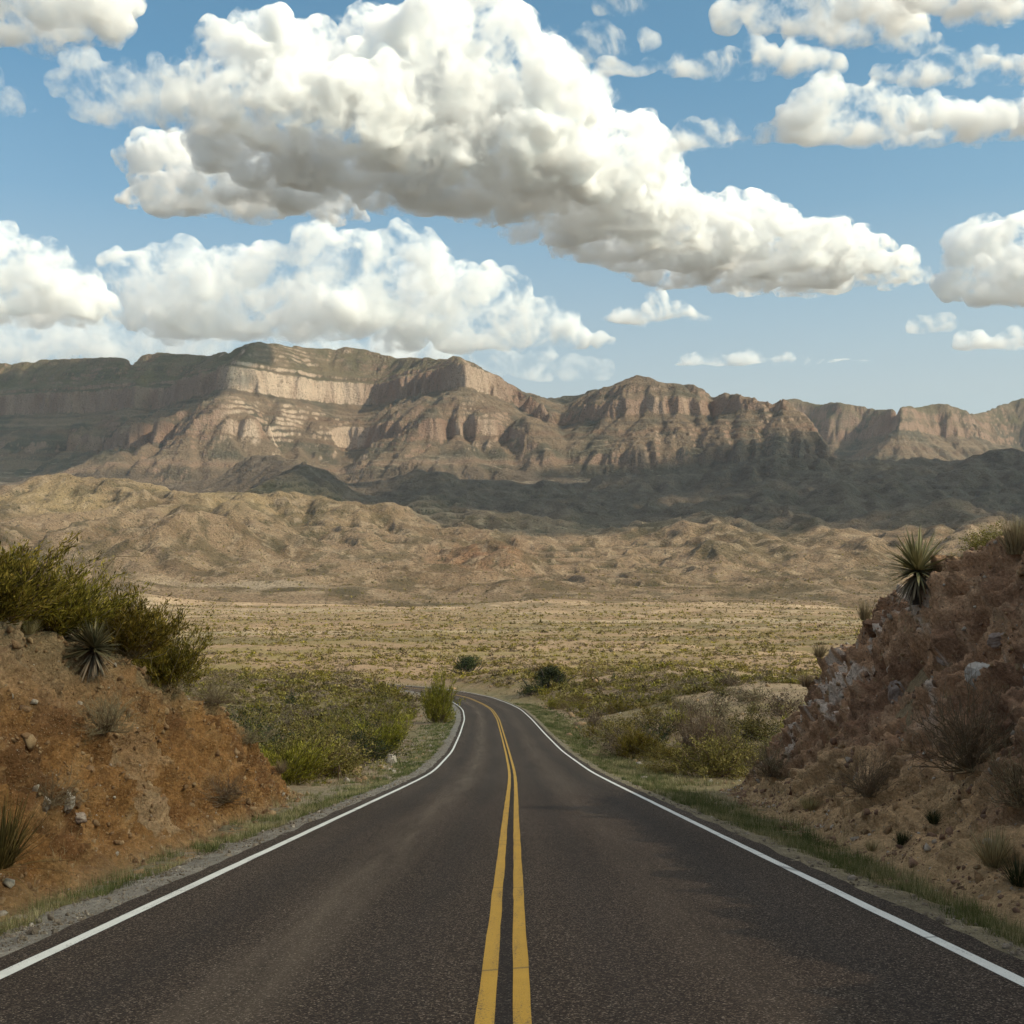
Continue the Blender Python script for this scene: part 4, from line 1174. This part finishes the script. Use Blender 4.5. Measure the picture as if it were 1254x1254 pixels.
def tuft_mesh(mat, seed, n=420, spread=0.75, curl=0.5, w=0.012):
    key = ('tuft', mat, seed, n, spread)
    if key in PROTO: return PROTO[key]
    rng = np.random.default_rng(seed + 300)
    az = rng.uniform(0, 2 * PI, n); ti = np.abs(rng.normal(size=n)) * spread * 0.55
    D = np.stack([np.sin(ti) * np.cos(az), np.sin(ti) * np.sin(az), np.cos(ti)], -1)
    P = np.stack([np.cos(az), np.sin(az), az * 0], -1) * (np.sqrt(rng.uniform(0, 1, n)) * 0.16)[:, None]
    L = rng.uniform(0.5, 1.05, n)
    V, F = blade_strips(P, D, L, np.full(n, w) * rng.uniform(0.6, 1.3, n), curl * rng.uniform(0, 0.5, n), rng)
    lv = np.repeat(rng.uniform(0, 1, n), 8)
    PROTO[key] = np_mesh('grass_blades', V, F, [M[mat]], attrs={'lv': lv})
    return PROTO[key]

def plant(name, label, cat, loc, group, parts, scale=(1, 1, 1), rz=0.0):
    o = link(bpy.data.objects.new(name, None)); o.location = loc; o.scale = scale; o.rotation_euler = (0, 0, rz)
    o.empty_display_size = 0.2
    tag(o, label, cat, group)
    for pn, me in parts:
        obj(pn, me, o)
    return o

def yucca(label, loc, R, seed, skirt=0.5, dark=0.0):
    rng = np.random.default_rng(seed)
    n = 260
    az = rng.uniform(0, 2 * PI, n); el = np.arcsin(rng.uniform(-0.28, 1.0, n))
    D = np.stack([np.cos(el) * np.cos(az), np.cos(el) * np.sin(az), np.sin(el)], -1)
    P = np.array([0, 0, 0.34]) + D * 0.07
    L = rng.uniform(0.55, 1.0, n) * (1 + 0.14 * np.sin(az + seed) + 0.08 * np.sin(2 * az + 2 * seed)); D = unit(D + rng.normal(size=(n, 3)) * 0.07)
    V, F = blade_strips(P, D, L, np.full(n, 0.056) * rng.uniform(0.7, 1.1, n), rng.uniform(0, 0.16, n), rng)
    lv = np.repeat(np.clip(rng.uniform(0, 1, n) - dark + 0.2 * D[:, 2], 0, 1), 8)
    a = np_mesh('rosette', V, F, [M['blade']], attrs={'lv': lv})
    n2 = 95
    az = rng.uniform(0, 2 * PI, n2); el = rng.uniform(-1.3, -0.45, n2)
    D = np.stack([np.cos(el) * np.cos(az), np.cos(el) * np.sin(az), np.sin(el)], -1)
    V, F = blade_strips(np.array([0, 0, 0.30]) + D * 0.06, D, rng.uniform(0.45, 0.85, n2), np.full(n2, 0.045), rng.uniform(0, 0.25, n2), rng)
    b = np_mesh('dead_leaf_skirt', V, F, [M['deadleaf']], attrs={'lv': np.repeat(rng.uniform(0, 1, n2), 8)})
    pth = np.array([[[0, 0, -0.35], [0.01, 0, -0.1], [0, 0.01, 0.1], [0, 0, 0.36]]])
    V, F = tubes(pth, 0.11, 0.085, 9)
    V = V + np.stack([noise3(V[:, 0] * 25, V[:, 1] * 25, V[:, 2] * 25, q) for q in range(3)], 1) * 0.02
    c = np_mesh('trunk', V, F, [M['bark']], attrs={'lv': np.full(len(V), 0.5)})
    return plant('yucca', label, 'yucca', loc, None, [('rosette', a), ('dead_leaf_skirt', b), ('trunk', c)], (R, R, R), rng.uniform(0, 6))

def tree(label, loc, W, H, seed, mat='dark'):
    """a small desert tree: forked trunk with limbs, a crown of leaf clusters"""
    rng = np.random.default_rng(seed)
    P = branch_paths(rng, 11, 0.85, 0.85, 0.25, 7, 0.4)
    V, F = tubes(P, 0.05, 0.012, 6)
    tr = np_mesh('trunk', V, F, [M['bark']], attrs={'lv': np.full(len(V), 0.4)})
    cl = []
    for k in range(46):
        d = unit(rng.normal(size=3)); d[2] = abs(d[2]) * 1.25 - 0.55
        c = np.array([0, 0, 0.50]) + d * np.array([0.42, 0.42, 0.46]) * rng.uniform(0.45, 1.05)
        r = rng.uniform(0.09, 0.17); m = 110
        q = unit(rng.normal(size=(m, 3))) * (rng.uniform(0.2, 1, m) ** 0.5 * r)[:, None] + c
        cl.append((q, np.full(m, rng.uniform(-0.3, 0.3))))
    Q = np.concatenate([a for a, _ in cl]); lb = np.concatenate([b for _, b in cl]); n = len(Q)
    Q[:, 2] = np.maximum(Q[:, 2], 0.04)
    V, F, lv = leaves(Q, unit(rng.normal(size=(n, 3)) + np.array([0, 0, 0.3])), rng.uniform(0.03, 0.06, n), rng.uniform(0.018, 0.034, n), rng)
    cr = np_mesh('crown', V, F, [M[mat]], attrs={'lv': np.clip(lv + np.repeat(lb, 4), 0, 1)})
    return plant('tree', label, 'tree', loc, None, [('trunk', tr), ('crown', cr)], (W, W, H), rng.uniform(0, 6))

def gh(x, y):
    z, _ = near_height(np.array([[float(x)]]), np.array([[float(y)]]))
    return float(z[0, 0])

def shrub(kind, label, loc, W, H, seed, lod, group=None, cat='shrub', rz=None, sink=0.05):
    f, s = shrub_mesh(kind, lod, seed % 4)
    rng = random.Random(seed)
    sc = (W / 2.1, W / 2.1, H / 1.45)
    rz = rng.uniform(0, 6.28) if rz is None else rz
    loc = (loc[0], loc[1], loc[2] - sink)
    if lod == 2:
        o = obj('shrub', f); o.location = loc; o.scale = sc; o.rotation_euler = (0, 0, rz)
        return tag(o, label, cat, group)
    return plant('shrub', label, cat, loc, group, [('foliage', f), ('stems', s)], sc, rz)

def brush(label, loc, W, H, seed, dense=1.0, upright=False):
    f, s = brush_mesh(seed, dense, upright)
    return plant('dry_brush', label, 'brush', loc, None, [('twigs', f), ('stems', s)], (W / 2.2, W / 2.2, H / 1.35), seed * 1.7)

def tuft(label, loc, W, H, mat, seed, n=420, spread=0.75):
    me = tuft_mesh(mat, seed, n, spread)
    o = obj('grass_tuft', me); o.location = loc; o.scale = (W / 1.0, W / 1.0, H); o.rotation_euler = (0, 0, seed * 2.1)
    return tag(o, label, 'grass tuft')

def lift(p, dz): return (p[0], p[1], p[2] + dz)

def bank_plants():
    bp = bank_point
    # left bank
    def behind(px, py, dx, dy, dz): p = bank_hit(px, py, -1); return (p[0] + dx, p[1] + dy, p[2] + dz)
    shrub('gold', 'feathery yellow-green bush cut by the left picture edge, on top of the left bank', behind(4, 752, -0.35, 0.3, -0.1), 2.0, 1.12, 3, 0, sink=0.1)
    shrub('gold', 'tall yellow-green bush on the left crest, directly above the dark yucca', behind(78, 770, -0.35, 0.5, -0.05), 2.0, 1.12, 1, 0, sink=0.1)
    shrub('gold', 'bush just behind the crest of the left bank, between the two tallest yellow-green bushes', behind(40, 757, -1.1, 1.6, 0.0), 2.0, 1.1, 6, 0, sink=0.1)
    p = bank_hit(178, 800, -1); shrub('gold', 'yellow-green bush on the left bank, just right of the dark yucca', (p[0] - 0.3, p[1] + 0.5, p[2]), 1.9, 1.15, 4, 0)
    p = bank_hit(212, 832, -1); shrub('gold', 'rightmost yellow-green bush on the left bank, hanging over the orange slope', (p[0] - 0.25, p[1] + 0.2, p[2] - 0.1), 1.5, 1.15, 2, 0)
    p = bank_hit(115, 812, -1); yucca('dark spiky yucca on the crest of the left bank below the bushes', lift(p, 0.0), 0.72, 11, dark=0.25)
    p = bank_hit(268, 842, -1); brush('grey leafless brush at the low end of the left bank crest, right of the bushes', p, 1.3, 0.75, 1)
    p = bank_hit(135, 893, -1); brush('grey brush halfway up the orange slope of the left bank', p, 0.85, 0.75, 2, 1.3)
    p = bank_hit(60, 985, -1); brush('dry brush above the white rocks low on the left bank', p, 0.7, 0.5, 3)
    p = bank_hit(282, 985, -1); brush('small grey brush near the foot of the left bank, beside the gravel shoulder', p, 0.85, 0.65, 4, 1.2)
    p = bank_hit(2, 1060, -1); tuft('dark green spiky tuft at the left picture edge near the foot of the bank', p, 0.95, 1.0, 'green', 5, 420, 1.2)
    p = bank_hit(40, 775, -1); tuft('straw tuft under the big bush at the top of the left bank', p, 0.5, 0.35, 'straw', 8, 260, 1.0)
    p = bank_hit(310, 905, -1); brush('low brush on the falling crest line of the left bank', p, 1.1, 0.5, 5)
    p = bank_hit(352, 945, -1); tuft('pale straw tuft at the tip of the left bank', p, 0.6, 0.5, 'straw', 9, 260, 0.9)
    # right bank
    p = bank_hit(1117, 722, 1); yucca('olive yucca with a drooping skirt of dead leaves on the crest of the right bank', lift(p, 0.02), 1.0, 12, dark=-0.12)
    p = bank_hit(1240, 682, 1); tuft('upright straw-tipped grass clump at the right picture edge on top of the bank', lift(p, -0.03), 0.85, 0.85, 'straw', 10, 520, 0.55)
    p = bank_hit(1047, 752, 1); tuft('pale straw tuft on the bank crest left of the right-hand yucca', p, 0.6, 0.62, 'straw', 11, 360, 0.7)
    p = bank_hit(1000, 800, 1); tuft('straw tuft lower down the crest line of the right bank', p, 0.62, 0.5, 'straw', 12, 320, 0.8)
    p = bank_hit(975, 832, 1); tuft('lowest straw tuft on the falling crest of the right bank', p, 0.7, 0.5, 'straw', 13, 320, 0.8)
    x, y, z = bp(1, 23.4, 1.2); shrub('olive', 'low olive shrub on the right bank crest between yucca and grass clump', (x, y, z), 1.1, 0.5, 7, 0)
    x, y, z = bp(1, 21.8, 1.1); tuft('small pale tuft beside the grass clump on the right bank crest', (x, y, z), 0.35, 0.42, 'straw', 14, 220, 0.8)
    p = bank_hit(1185, 945, 1); brush('large brown twiggy brush in the middle of the right bank', p, 1.3, 1.25, 6, 1.5)
    p = bank_hit(1058, 975, 1); brush('olive-brown brush on the right bank, left of the large twiggy one', p, 1.05, 0.8, 7, 1.2)
    p = bank_hit(1250, 985, 1); brush('dark twiggy brush cut by the right picture edge', p, 0.9, 0.8, 8, 1.6)
    p = bank_hit(1212, 1058, 1); tuft('dry grass clump with a dark root low on the right bank', p, 0.7, 0.55, 'straw', 15, 420, 0.9)
    p = bank_hit(1100, 1032, 1); tuft('small dark tuft at the foot of the right bank, alone on bare dirt', p, 0.38, 0.30, 'dark', 16, 240, 0.9)
    p = bank_hit(1138, 1008, 1); tuft('small dark tuft above the one at the foot of the right bank', p, 0.40, 0.32, 'dark', 17, 240, 0.9)
    p = bank_hit(1066, 1036, 1); tuft('tiny brown tuft left of the dark tufts at the foot of the right bank', p, 0.36, 0.25, 'straw', 18, 200, 0.9)
    p = bank_hit(1245, 1082, 1); tuft('dark tuft at the right picture edge above the verge grass', p, 0.5, 0.4, 'dark', 19, 300, 0.9)
    p = bank_hit(940, 950, 1); brush('brush at the nose of the right bank beside the dark hollow', p, 1.2, 1.0, 9, 1.3)
    p = bank_hit(990, 985, 1); tuft('straw tuft at the foot of the right bank nose', p, 0.6, 0.4, 'straw', 20, 300, 0.9)

def field_plants():
    # named ones along the road
    def g(px, Y): x = (px - CX) / F_PX * Y; return (x, Y, gh(x, Y))
    tree('dark round tree beyond the road bend, nearest the vanishing road', lift(g(574, 268), -0.1), 7.2, 6.2, 21)
    tree('dark rounded tree right of the road where it bends, on the bare mound', lift(g(672, 172), -0.1), 5.8, 4.5, 22)
    shrub('dark', 'small dark bush leaning against the left side of the rounded tree', g(652, 168), 3.2, 2.2, 23, 1)
    shrub('gold', 'tall yellow-green bush on the inner side of the bend, left of the road', g(536, 116), 2.8, 3.9, 24, 0)
    brush('tall dark many-stemmed thorny bush at the nose of the right bank', lift(g(858, 55), -0.2), 3.2, 3.0, 25, 2.2, True)
    rng = np.random.default_rng(77)
    pts = []
    def try_add(x, y, r, kind):
        for (a, b, q, _) in pts:
            if (a - x) ** 2 + (b - y) ** 2 < (0.62 * (q + r)) ** 2: return
        pts.append((x, y, r, kind))
    def pick(pr):
        return rng.choice(['olive', 'green', 'gold', 'grey', 'dark'], p=pr)
    for _ in range(1800):       # thicket on the left of the road
        y = 44 + 200 * rng.uniform(0, 1) ** 1.5; off = 8.0 + rng.exponential(14)
        xr = np.interp(y, RP[:430, 1], RP[:430, 0])
        if y > 170 and off < 22: continue
        x = xr - off
        if x / y < -0.34: continue
        try_add(x, y, rng.uniform(0.8, 1.65) * (1.15 if y < 100 else 0.9), pick([0.34, 0.24, 0.12, 0.24, 0.06]))
        if len(pts) > 140: break
    nl = len(pts)
    for _ in range(2000):       # slope on the right
        y = 46 + 185 * rng.uniform(0, 1) ** 1.35; off = 7.0 + rng.exponential(15)
        xr = np.interp(y, RP[:430, 1], RP[:430, 0])
        x = xr + off
        if x / y > 0.36: continue
        bare = math.exp(-(((x - 24) / 12) ** 2 + ((y - 140) / 45) ** 2))
        if rng.uniform() < bare * 0.75: continue
        try_add(x, y, rng.uniform(0.6, 1.35), pick([0.36, 0.20, 0.16, 0.22, 0.06]))
        if len(pts) - nl > 145: break
    look = {'olive': 'olive green', 'green': 'dark olive', 'gold': 'yellow-green', 'grey': 'grey-brown', 'dark': 'blackish green'}
    used = {}
    for i, (x, y, r, kind) in enumerate(pts):
        lod = 0 if y < 75 else (1 if y < 150 else 2)
        W = 2 * r; H = W * rng.uniform(0.46, 0.76)
        off = abs(x - np.interp(y, RP[:430, 1], RP[:430, 0]))
        side = 'left' if i < nl else 'right'
        size = 'large' if r > 1.25 else ('small' if r < 0.85 else 'middling')
        dist = 'near the bank' if y < 62 else ('halfway down' if y < 120 else 'far downhill')
        edge = 'beside the verge' if off < 11 else ('in the second row' if off < 22 else 'far out')
        lab = f'{size} {look[kind]} shrub {edge} {side} of the road, {dist}'
        shrub(kind, lab, (x, y, gh(x, y)), W, H, 40 + i, lod, 'shrubs on the ' + side + ' of the road')

# ---------------------------------------------------------------- things nobody could count
def scatter_heights(x, y):
    z, off = near_height(x[None], y[None]); z = z[0].copy(); off = off[0]
    fy = y > 1000
    if fy.any(): z[fy] = far_height(x[fy][None], y[fy][None])[0]
    return z, off

def stuff_scrub():
    """low scrub of the valley floor"""
    rng = np.random.default_rng(5)
    n = 120000
    y = np.exp(rng.uniform(np.log(120), np.log(1450), n)); x = rng.uniform(-0.62, 0.62, n) * y
    dens = 1.25 * fbm2(x / 150, y / 34, 4, 701) + 0.45 * fbm2(x / 14, y / 14, 3, 702)
    keep = dens + rng.uniform(-0.3, 0.3, n) > np.interp(y, [120, 300, 700, 1400], [-0.48, -0.44, -0.38, -0.2])
    x, y = x[keep], y[keep]
    z, off = scatter_heights(x, y)
    ok = np.abs(off) > 9
    x, y, z = x[ok], y[ok], z[ok]
    n = len(x)
    for mat, sel, nm in (('olive', 0, 'scrub'), ('grey', 1, 'scrub'), ('gold', 2, 'scrub'), ('green', 3, 'scrub')):
        pick = rng.choice(4, n, p=[0.46, 0.32, 0.05, 0.17]) if sel == 0 else pick
        s = pick == sel
        xs, ys, zs = x[s], y[s], z[s]; k = len(xs)
        r = np.clip(0.42 * np.exp(rng.normal(size=k) * 0.5), 0.2, 1.5) * np.interp(ys, [120, 500, 1400], [1.0, 1.25, 1.8])
        nl = np.interp(ys, [120, 250, 600], [52, 26, 10]).astype(int)
        idx = np.repeat(np.arange(k), nl); m = len(idx)
        d = unit(rng.normal(size=(m, 3))); d[:, 2] = np.abs(d[:, 2]) * 0.75
        rr = r[idx]
        Q = np.stack([xs, ys, zs], 1)[idx] + d * (rr * rng.uniform(0.35, 1.0, m))[:, None]
        lf = rr * np.interp(ys[idx], [120, 250, 600], [0.34, 0.46, 0.80])
        V, F, lv = leaves(Q - d * (lf * 0.5)[:, None], unit(d + rng.normal(size=(m, 3)) * 0.8), lf * rng.uniform(0.7, 1.3, m), lf * rng.uniform(0.4, 0.8, m), rng)
        lv = np.clip(lv * 0.7 + np.repeat((rng.uniform(0, 0.5, k))[idx], 4), 0, 1)
        tag(obj(nm, np_mesh(nm, V, F, [M[mat]], attrs={'lv': lv})), kind='stuff')

def grass_stuff(name, mat, x, y, z, hgt, rng, w=0.006, blades=10, green=None):
    n = len(x); idx = np.repeat(np.arange(n), blades); m = len(idx)
    az = rng.uniform(0, 2 * PI, m); ti = np.abs(rng.normal(size=m)) * 0.45
    D = np.stack([np.sin(ti) * np.cos(az), np.sin(ti) * np.sin(az), np.cos(ti)], -1)
    P = np.stack([x, y, z], 1)[idx] + np.stack([rng.normal(size=m), rng.normal(size=m), np.zeros(m)], -1) * (hgt[idx] * 0.25)[:, None]
    L = hgt[idx] * rng.uniform(0.5, 1.2, m)
    V, F = blade_strips(P, D, L, np.maximum(w, 0.00035 * y[idx]) * rng.uniform(0.7, 1.4, m), rng.uniform(0, 0.45, m), rng, 3)
    lv = rng.uniform(0, 1, m)
    if green is not None: lv = np.clip(green[idx] + rng.uniform(-0.3, 0.3, m), 0, 1)
    tag(obj(name, np_mesh(name, V, F, [M[mat]], attrs={'lv': np.repeat(lv, 6)})), kind='stuff')

def stuff_grass():
    rng = np.random.default_rng(9)
    for side, n in ((1, 26000), (-1, 20000)):
        y = 4 + 150 * rng.uniform(0, 1, n) ** 2.0
        a = 4.05 + np.abs(rng.normal(size=n)) * np.where(y < 42, 0.75, 1.5) + (0.15 if side > 0 else 0.35)
        xr = np.interp(y, RP[:430, 1], RP[:430, 0]); nx = np.interp(y, RP[:430, 1], RN[:430, 0]); ny = np.interp(y, RP[:430, 1], RN[:430, 1])
        x = xr + side * a * nx; yy = y + side * a * ny
        n4 = fbm2(x / 0.9, yy / 1.6, 3, 711)
        keep = n4 + rng.uniform(-0.35, 0.35, n) > (-0.25 if side > 0 else 0.05) + 0.25 * (a < 4.5)
        x, yy, a, n4 = x[keep], yy[keep], a[keep], n4[keep]
        z, off = near_height(x[None], yy[None]); z = z[0]
        h = np.interp(a, [4.0, 4.6, 7.0], [0.09, 0.22, 0.26]) * rng.uniform(0.6, 1.3, len(x)) * (1.0 if side > 0 else 0.75)
        gr = np.clip(0.42 - 0.5 * fbm2(x / 1.5, yy / 2.5, 3, 712) + rng.normal(size=len(x)) * 0.12 + 0.11, 0, 1)
        grass_stuff('verge_grass', 'verge', x, yy, z - 0.01, h, rng, 0.005, 9, gr)
    # straw and sprigs over the open slopes
    n = 15000
    y = 42 + 240 * rng.uniform(0, 1, n) ** 1.4; x = rng.uniform(-0.45, 0.45, n) * y
    z, off = near_height(x[None], y[None]); z, off = z[0], off[0]
    k = (np.abs(off) > 5.0) & (fbm2(x / 12, y / 12, 3, 713) + rng.uniform(-0.3, 0.3, n) > -0.05)
    x, y, z = x[k], y[k], z[k]
    grass_stuff('dry_grass', 'straw', x, y, z - 0.02, rng.uniform(0.15, 0.5, len(x)), rng, 0.008, 8)
    # sparse dry sprigs on the cut banks
    for side in (-1, 1):
        ys, ts, X, Z, off, g = BANK[side]
        n = 1500
        i = rng.integers(40, len(ys) - 60, n); j = rng.integers(12, 200, n)
        x, y, z = X[i, j], ys[i], Z[i, j]
        tq = ts[j]
        k = (fbm2(y / 1.5, z / 1.5, 3, 714) + rng.uniform(-0.3, 0.3, n) > (0.2 if side < 0 else 0.02)) | (tq > 1.0) | (tq < 0.12)
        x, y, z = x[k], y[k], z[k]
        grass_stuff('dry_grass', 'straw', x, y, z - 0.01, rng.uniform(0.08, 0.26, len(x)), rng, 0.004, 9)

def rocks_mesh(name, P, R, mats, rng, N=None, mat_p=None):
    iv, jf = ico(1)
    n = len(P); k = len(iv)
    S = rng.uniform(0.55, 1.25, (n, 1, 3)) * R[:, None, None]
    q = iv[None] + rng.normal(size=(n, k, 3)) * 0.24
    a = rng.uniform(0, 6.28, n); V = q * S
    c, s = np.cos(a)[:, None], np.sin(a)[:, None]
    b = rng.uniform(-0.9, 0.9, n); c2, s2 = np.cos(b)[:, None], np.sin(b)[:, None]
    x = V[..., 0] * c - V[..., 1] * s; y = V[..., 0] * s + V[..., 1] * c; z = V[..., 2]
    V = np.stack([x * c2 - z * s2, y, x * s2 + z * c2], -1) + P[:, None]
    F = (jf[None] + (np.arange(n) * k)[:, None, None]).reshape(-1, 3)
    mi = np.repeat(rng.choice(len(mats), n, p=mat_p), len(jf))
    return np_mesh(name, V.reshape(-1, 3), F, mats, mat_idx=mi)

def stone_material(name, col, col2):
    m, t = new_mat(name)
    pos = t.n('ShaderNodeTexCoord').outputs['Object']
    f = t.noise(pos, 7.0, 8, 0.7); g = t.noise(pos, 1.8, 4, 0.6)
    c = t.mix(t.ramp(f, [(0.38, 0.0), (0.66, 1.0)]), col, col2)
    c = t.mix(t.ramp(g, [(0.45, 0.0), (0.65, 0.6)]), c, tuple(x * 0.55 for x in col2))
    h = t.math('ADD', f, t.math('MULTIPLY', t.noise(pos, 28, 5, 0.7), 0.35))
    t.out(surf=t.principled(c, 0.9, t.bump(h, 0.9, 0.06), 0.2))
    return m

def stuff_stones():
    rng = np.random.default_rng(15)
    o1 = stone_material('tan_stone', (0.42, 0.28, 0.155), (0.27, 0.155, 0.075)); o2 = stone_material('rust_stone', (0.30, 0.17, 0.085), (0.20, 0.115, 0.06))
    p1 = stone_material('pale_stone', (0.50, 0.43, 0.35), (0.33, 0.25, 0.19)); d1 = stone_material('dark_red_stone', (0.30, 0.175, 0.11), (0.19, 0.11, 0.072))
    for side, n, mats, pr in ((-1, 30000, [o1, o2, p1], [0.40, 0.54, 0.06]), (1, 28000, [d1, o1, p1], [0.55, 0.30, 0.15])):
        ys, ts, X, Z, off, g = BANK[side]
        i = rng.integers(20, len(ys) - 50, n); j = rng.integers(8, 195, n)
        P = np.stack([X[i, j], ys[i], Z[i, j]], 1)
        R = 0.011 * np.exp(rng.exponential(0.55, n)); R = np.minimum(R, 0.085)
        keep = fbm2(P[:, 1] / 2, P[:, 2] / 2, 3, 721) + rng.uniform(-0.4, 0.4, n) > -0.15
        tag(obj('loose_stones', rocks_mesh('loose_stones', P[keep], R[keep], mats, rng, None, pr)), kind='stuff')
    gm = stone_material('gravel_stone', (0.33, 0.265, 0.20), (0.19, 0.145, 0.105))
    for side, n in ((-1, 13000), (1, 4000)):
        y = 4 + 90 * rng.uniform(0, 1, n) ** 1.8; a = 3.86 + np.abs(rng.normal(size=n)) * (0.55 if side < 0 else 0.35)
        xr = np.interp(y, RP[:430, 1], RP[:430, 0])
        x = xr + side * a
        z, _ = near_height(x[None], y[None])
        R = 0.006 * np.exp(rng.exponential(0.45, n)); R = np.minimum(R, 0.05)
        tag(obj('gravel', rocks_mesh('gravel', np.stack([x, y, z[0]], 1), R, [gm, p1], rng, None, [0.85, 0.15])), kind='stuff')
    # scattered rocks on the open slopes
    n = 3500
    y = 44 + 260 * rng.uniform(0, 1, n) ** 1.4; x = rng.uniform(-0.42, 0.42, n) * y
    z, off = near_height(x[None], y[None])
    k = np.abs(off[0]) > 5.2
    R = 0.05 * np.exp(rng.exponential(0.55, n))
    tag(obj('loose_stones', rocks_mesh('loose_stones', np.stack([x, y, z[0]], 1)[k], np.minimum(R[k], 0.55), [o1, p1], rng, None, [0.75, 0.25])), kind='stuff')

def boulder(label, loc, size, seed, mat, cat='boulder', rz=0.0, tilt=0.0):
    rng = np.random.default_rng(seed)
    iv, jf = ico(5)
    v = iv.copy()
    for _ in range(16):                                     # split faces
        nrm = unit(rng.normal(size=3)); d = rng.uniform(0.55, 0.85)
        s = v @ nrm
        v = v - nrm[None] * np.maximum(s - d, 0)[:, None]
    n = unit(v)
    v = v + n * (fbm3(v[:, 0] * 2.2, v[:, 1] * 2.2, v[:, 2] * 2.2, 5, seed) * 0.07 + (ridged2(v[:, 0] * 3 + seed, v[:, 2] * 3 + v[:, 1] * 2, 4, seed) - 0.75) * 0.06)[:, None]
    me = np_mesh('boulder', v * np.array(size), jf, [mat], smooth=True)
    o = obj('boulder', me); o.location = loc; o.rotation_euler = (tilt, 0.15 * tilt, rz)
    return tag(o, label, cat)

def boulders():
    w = stone_material('white_quartz_rock', (0.55, 0.49, 0.43), (0.40, 0.32, 0.26)); pk = stone_material('pinkish_rock', (0.46, 0.36, 0.30), (0.28, 0.185, 0.14))
    dr = stone_material('dark_rust_rock', (0.24, 0.125, 0.068), (0.13, 0.068, 0.040))
    def on(px, py, side, *a, dx=0.0, dz=0.0, **k):
        p = bank_hit(px, py, side); dx = dx + (0.13 if side > 0 else -0.05)
        return boulder(a[0], (p[0] + dx, p[1], p[2] + dz), *a[1:], **k)
    on(92, 985, -1, 'tall white rock standing out of the left bank near its foot', (0.11, 0.13, 0.24), 1, w, rz=0.4)
    on(62, 985, -1, 'smaller pale rock left of the tall white one in the left bank', (0.09, 0.10, 0.15), 2, w, rz=1.2)
    on(108, 1002, -1, 'tan rock just right of the tall white one in the left bank', (0.12, 0.12, 0.11), 3, pk, rz=2.0)
    on(1183, 828, 1, 'white angular rock in the right bank, above the large twiggy brush', (0.24, 0.30, 0.36), 4, w, dx=0.06, rz=0.7)
    on(1247, 830, 1, 'large pale rock cut by the right picture edge, halfway up the bank', (0.25, 0.34, 0.62), 5, w, dx=0.05, rz=0.2)
    on(1090, 835, 1, 'pale cracked outcrop in the right bank below the yucca', (0.26, 0.42, 0.62), 6, pk, dx=0.14, rz=0.3, tilt=0.25)
    on(1118, 862, 1, 'narrow pale rock at the lower right of the cracked outcrop', (0.16, 0.24, 0.40), 7, pk, dx=0.08, rz=1.0, tilt=0.3)
    on(1062, 775, 1, 'dark rust-coloured block overhanging at the crest of the right bank', (0.42, 0.55, 0.30), 8, dr, dx=0.05, dz=0.05, rz=0.5)
    on(1150, 800, 1, 'pinkish rock in the right bank left of the white angular one', (0.15, 0.2, 0.22), 9, pk, rz=2.1)
    on(1215, 785, 1, 'reddish ledge rock above the white angular one on the right bank', (0.30, 0.40, 0.20), 10, pk, dx=0.08, rz=0.9)

# ---------------------------------------------------------------- build
build_camera_light(); plant_materials()
soil = terrain_material()
build_far(soil); build_plain(soil)
build_near(near_material()); build_road()
build_bank(-1, bank_material('orange_earth')); build_bank(1, bank_material('red_rock'))
bank_plants(); field_plants(); boulders()
stuff_scrub(); stuff_grass(); stuff_stones()
build_clouds(); build_haze()
print('>> built in', round(time.time() - T0, 1), 's')
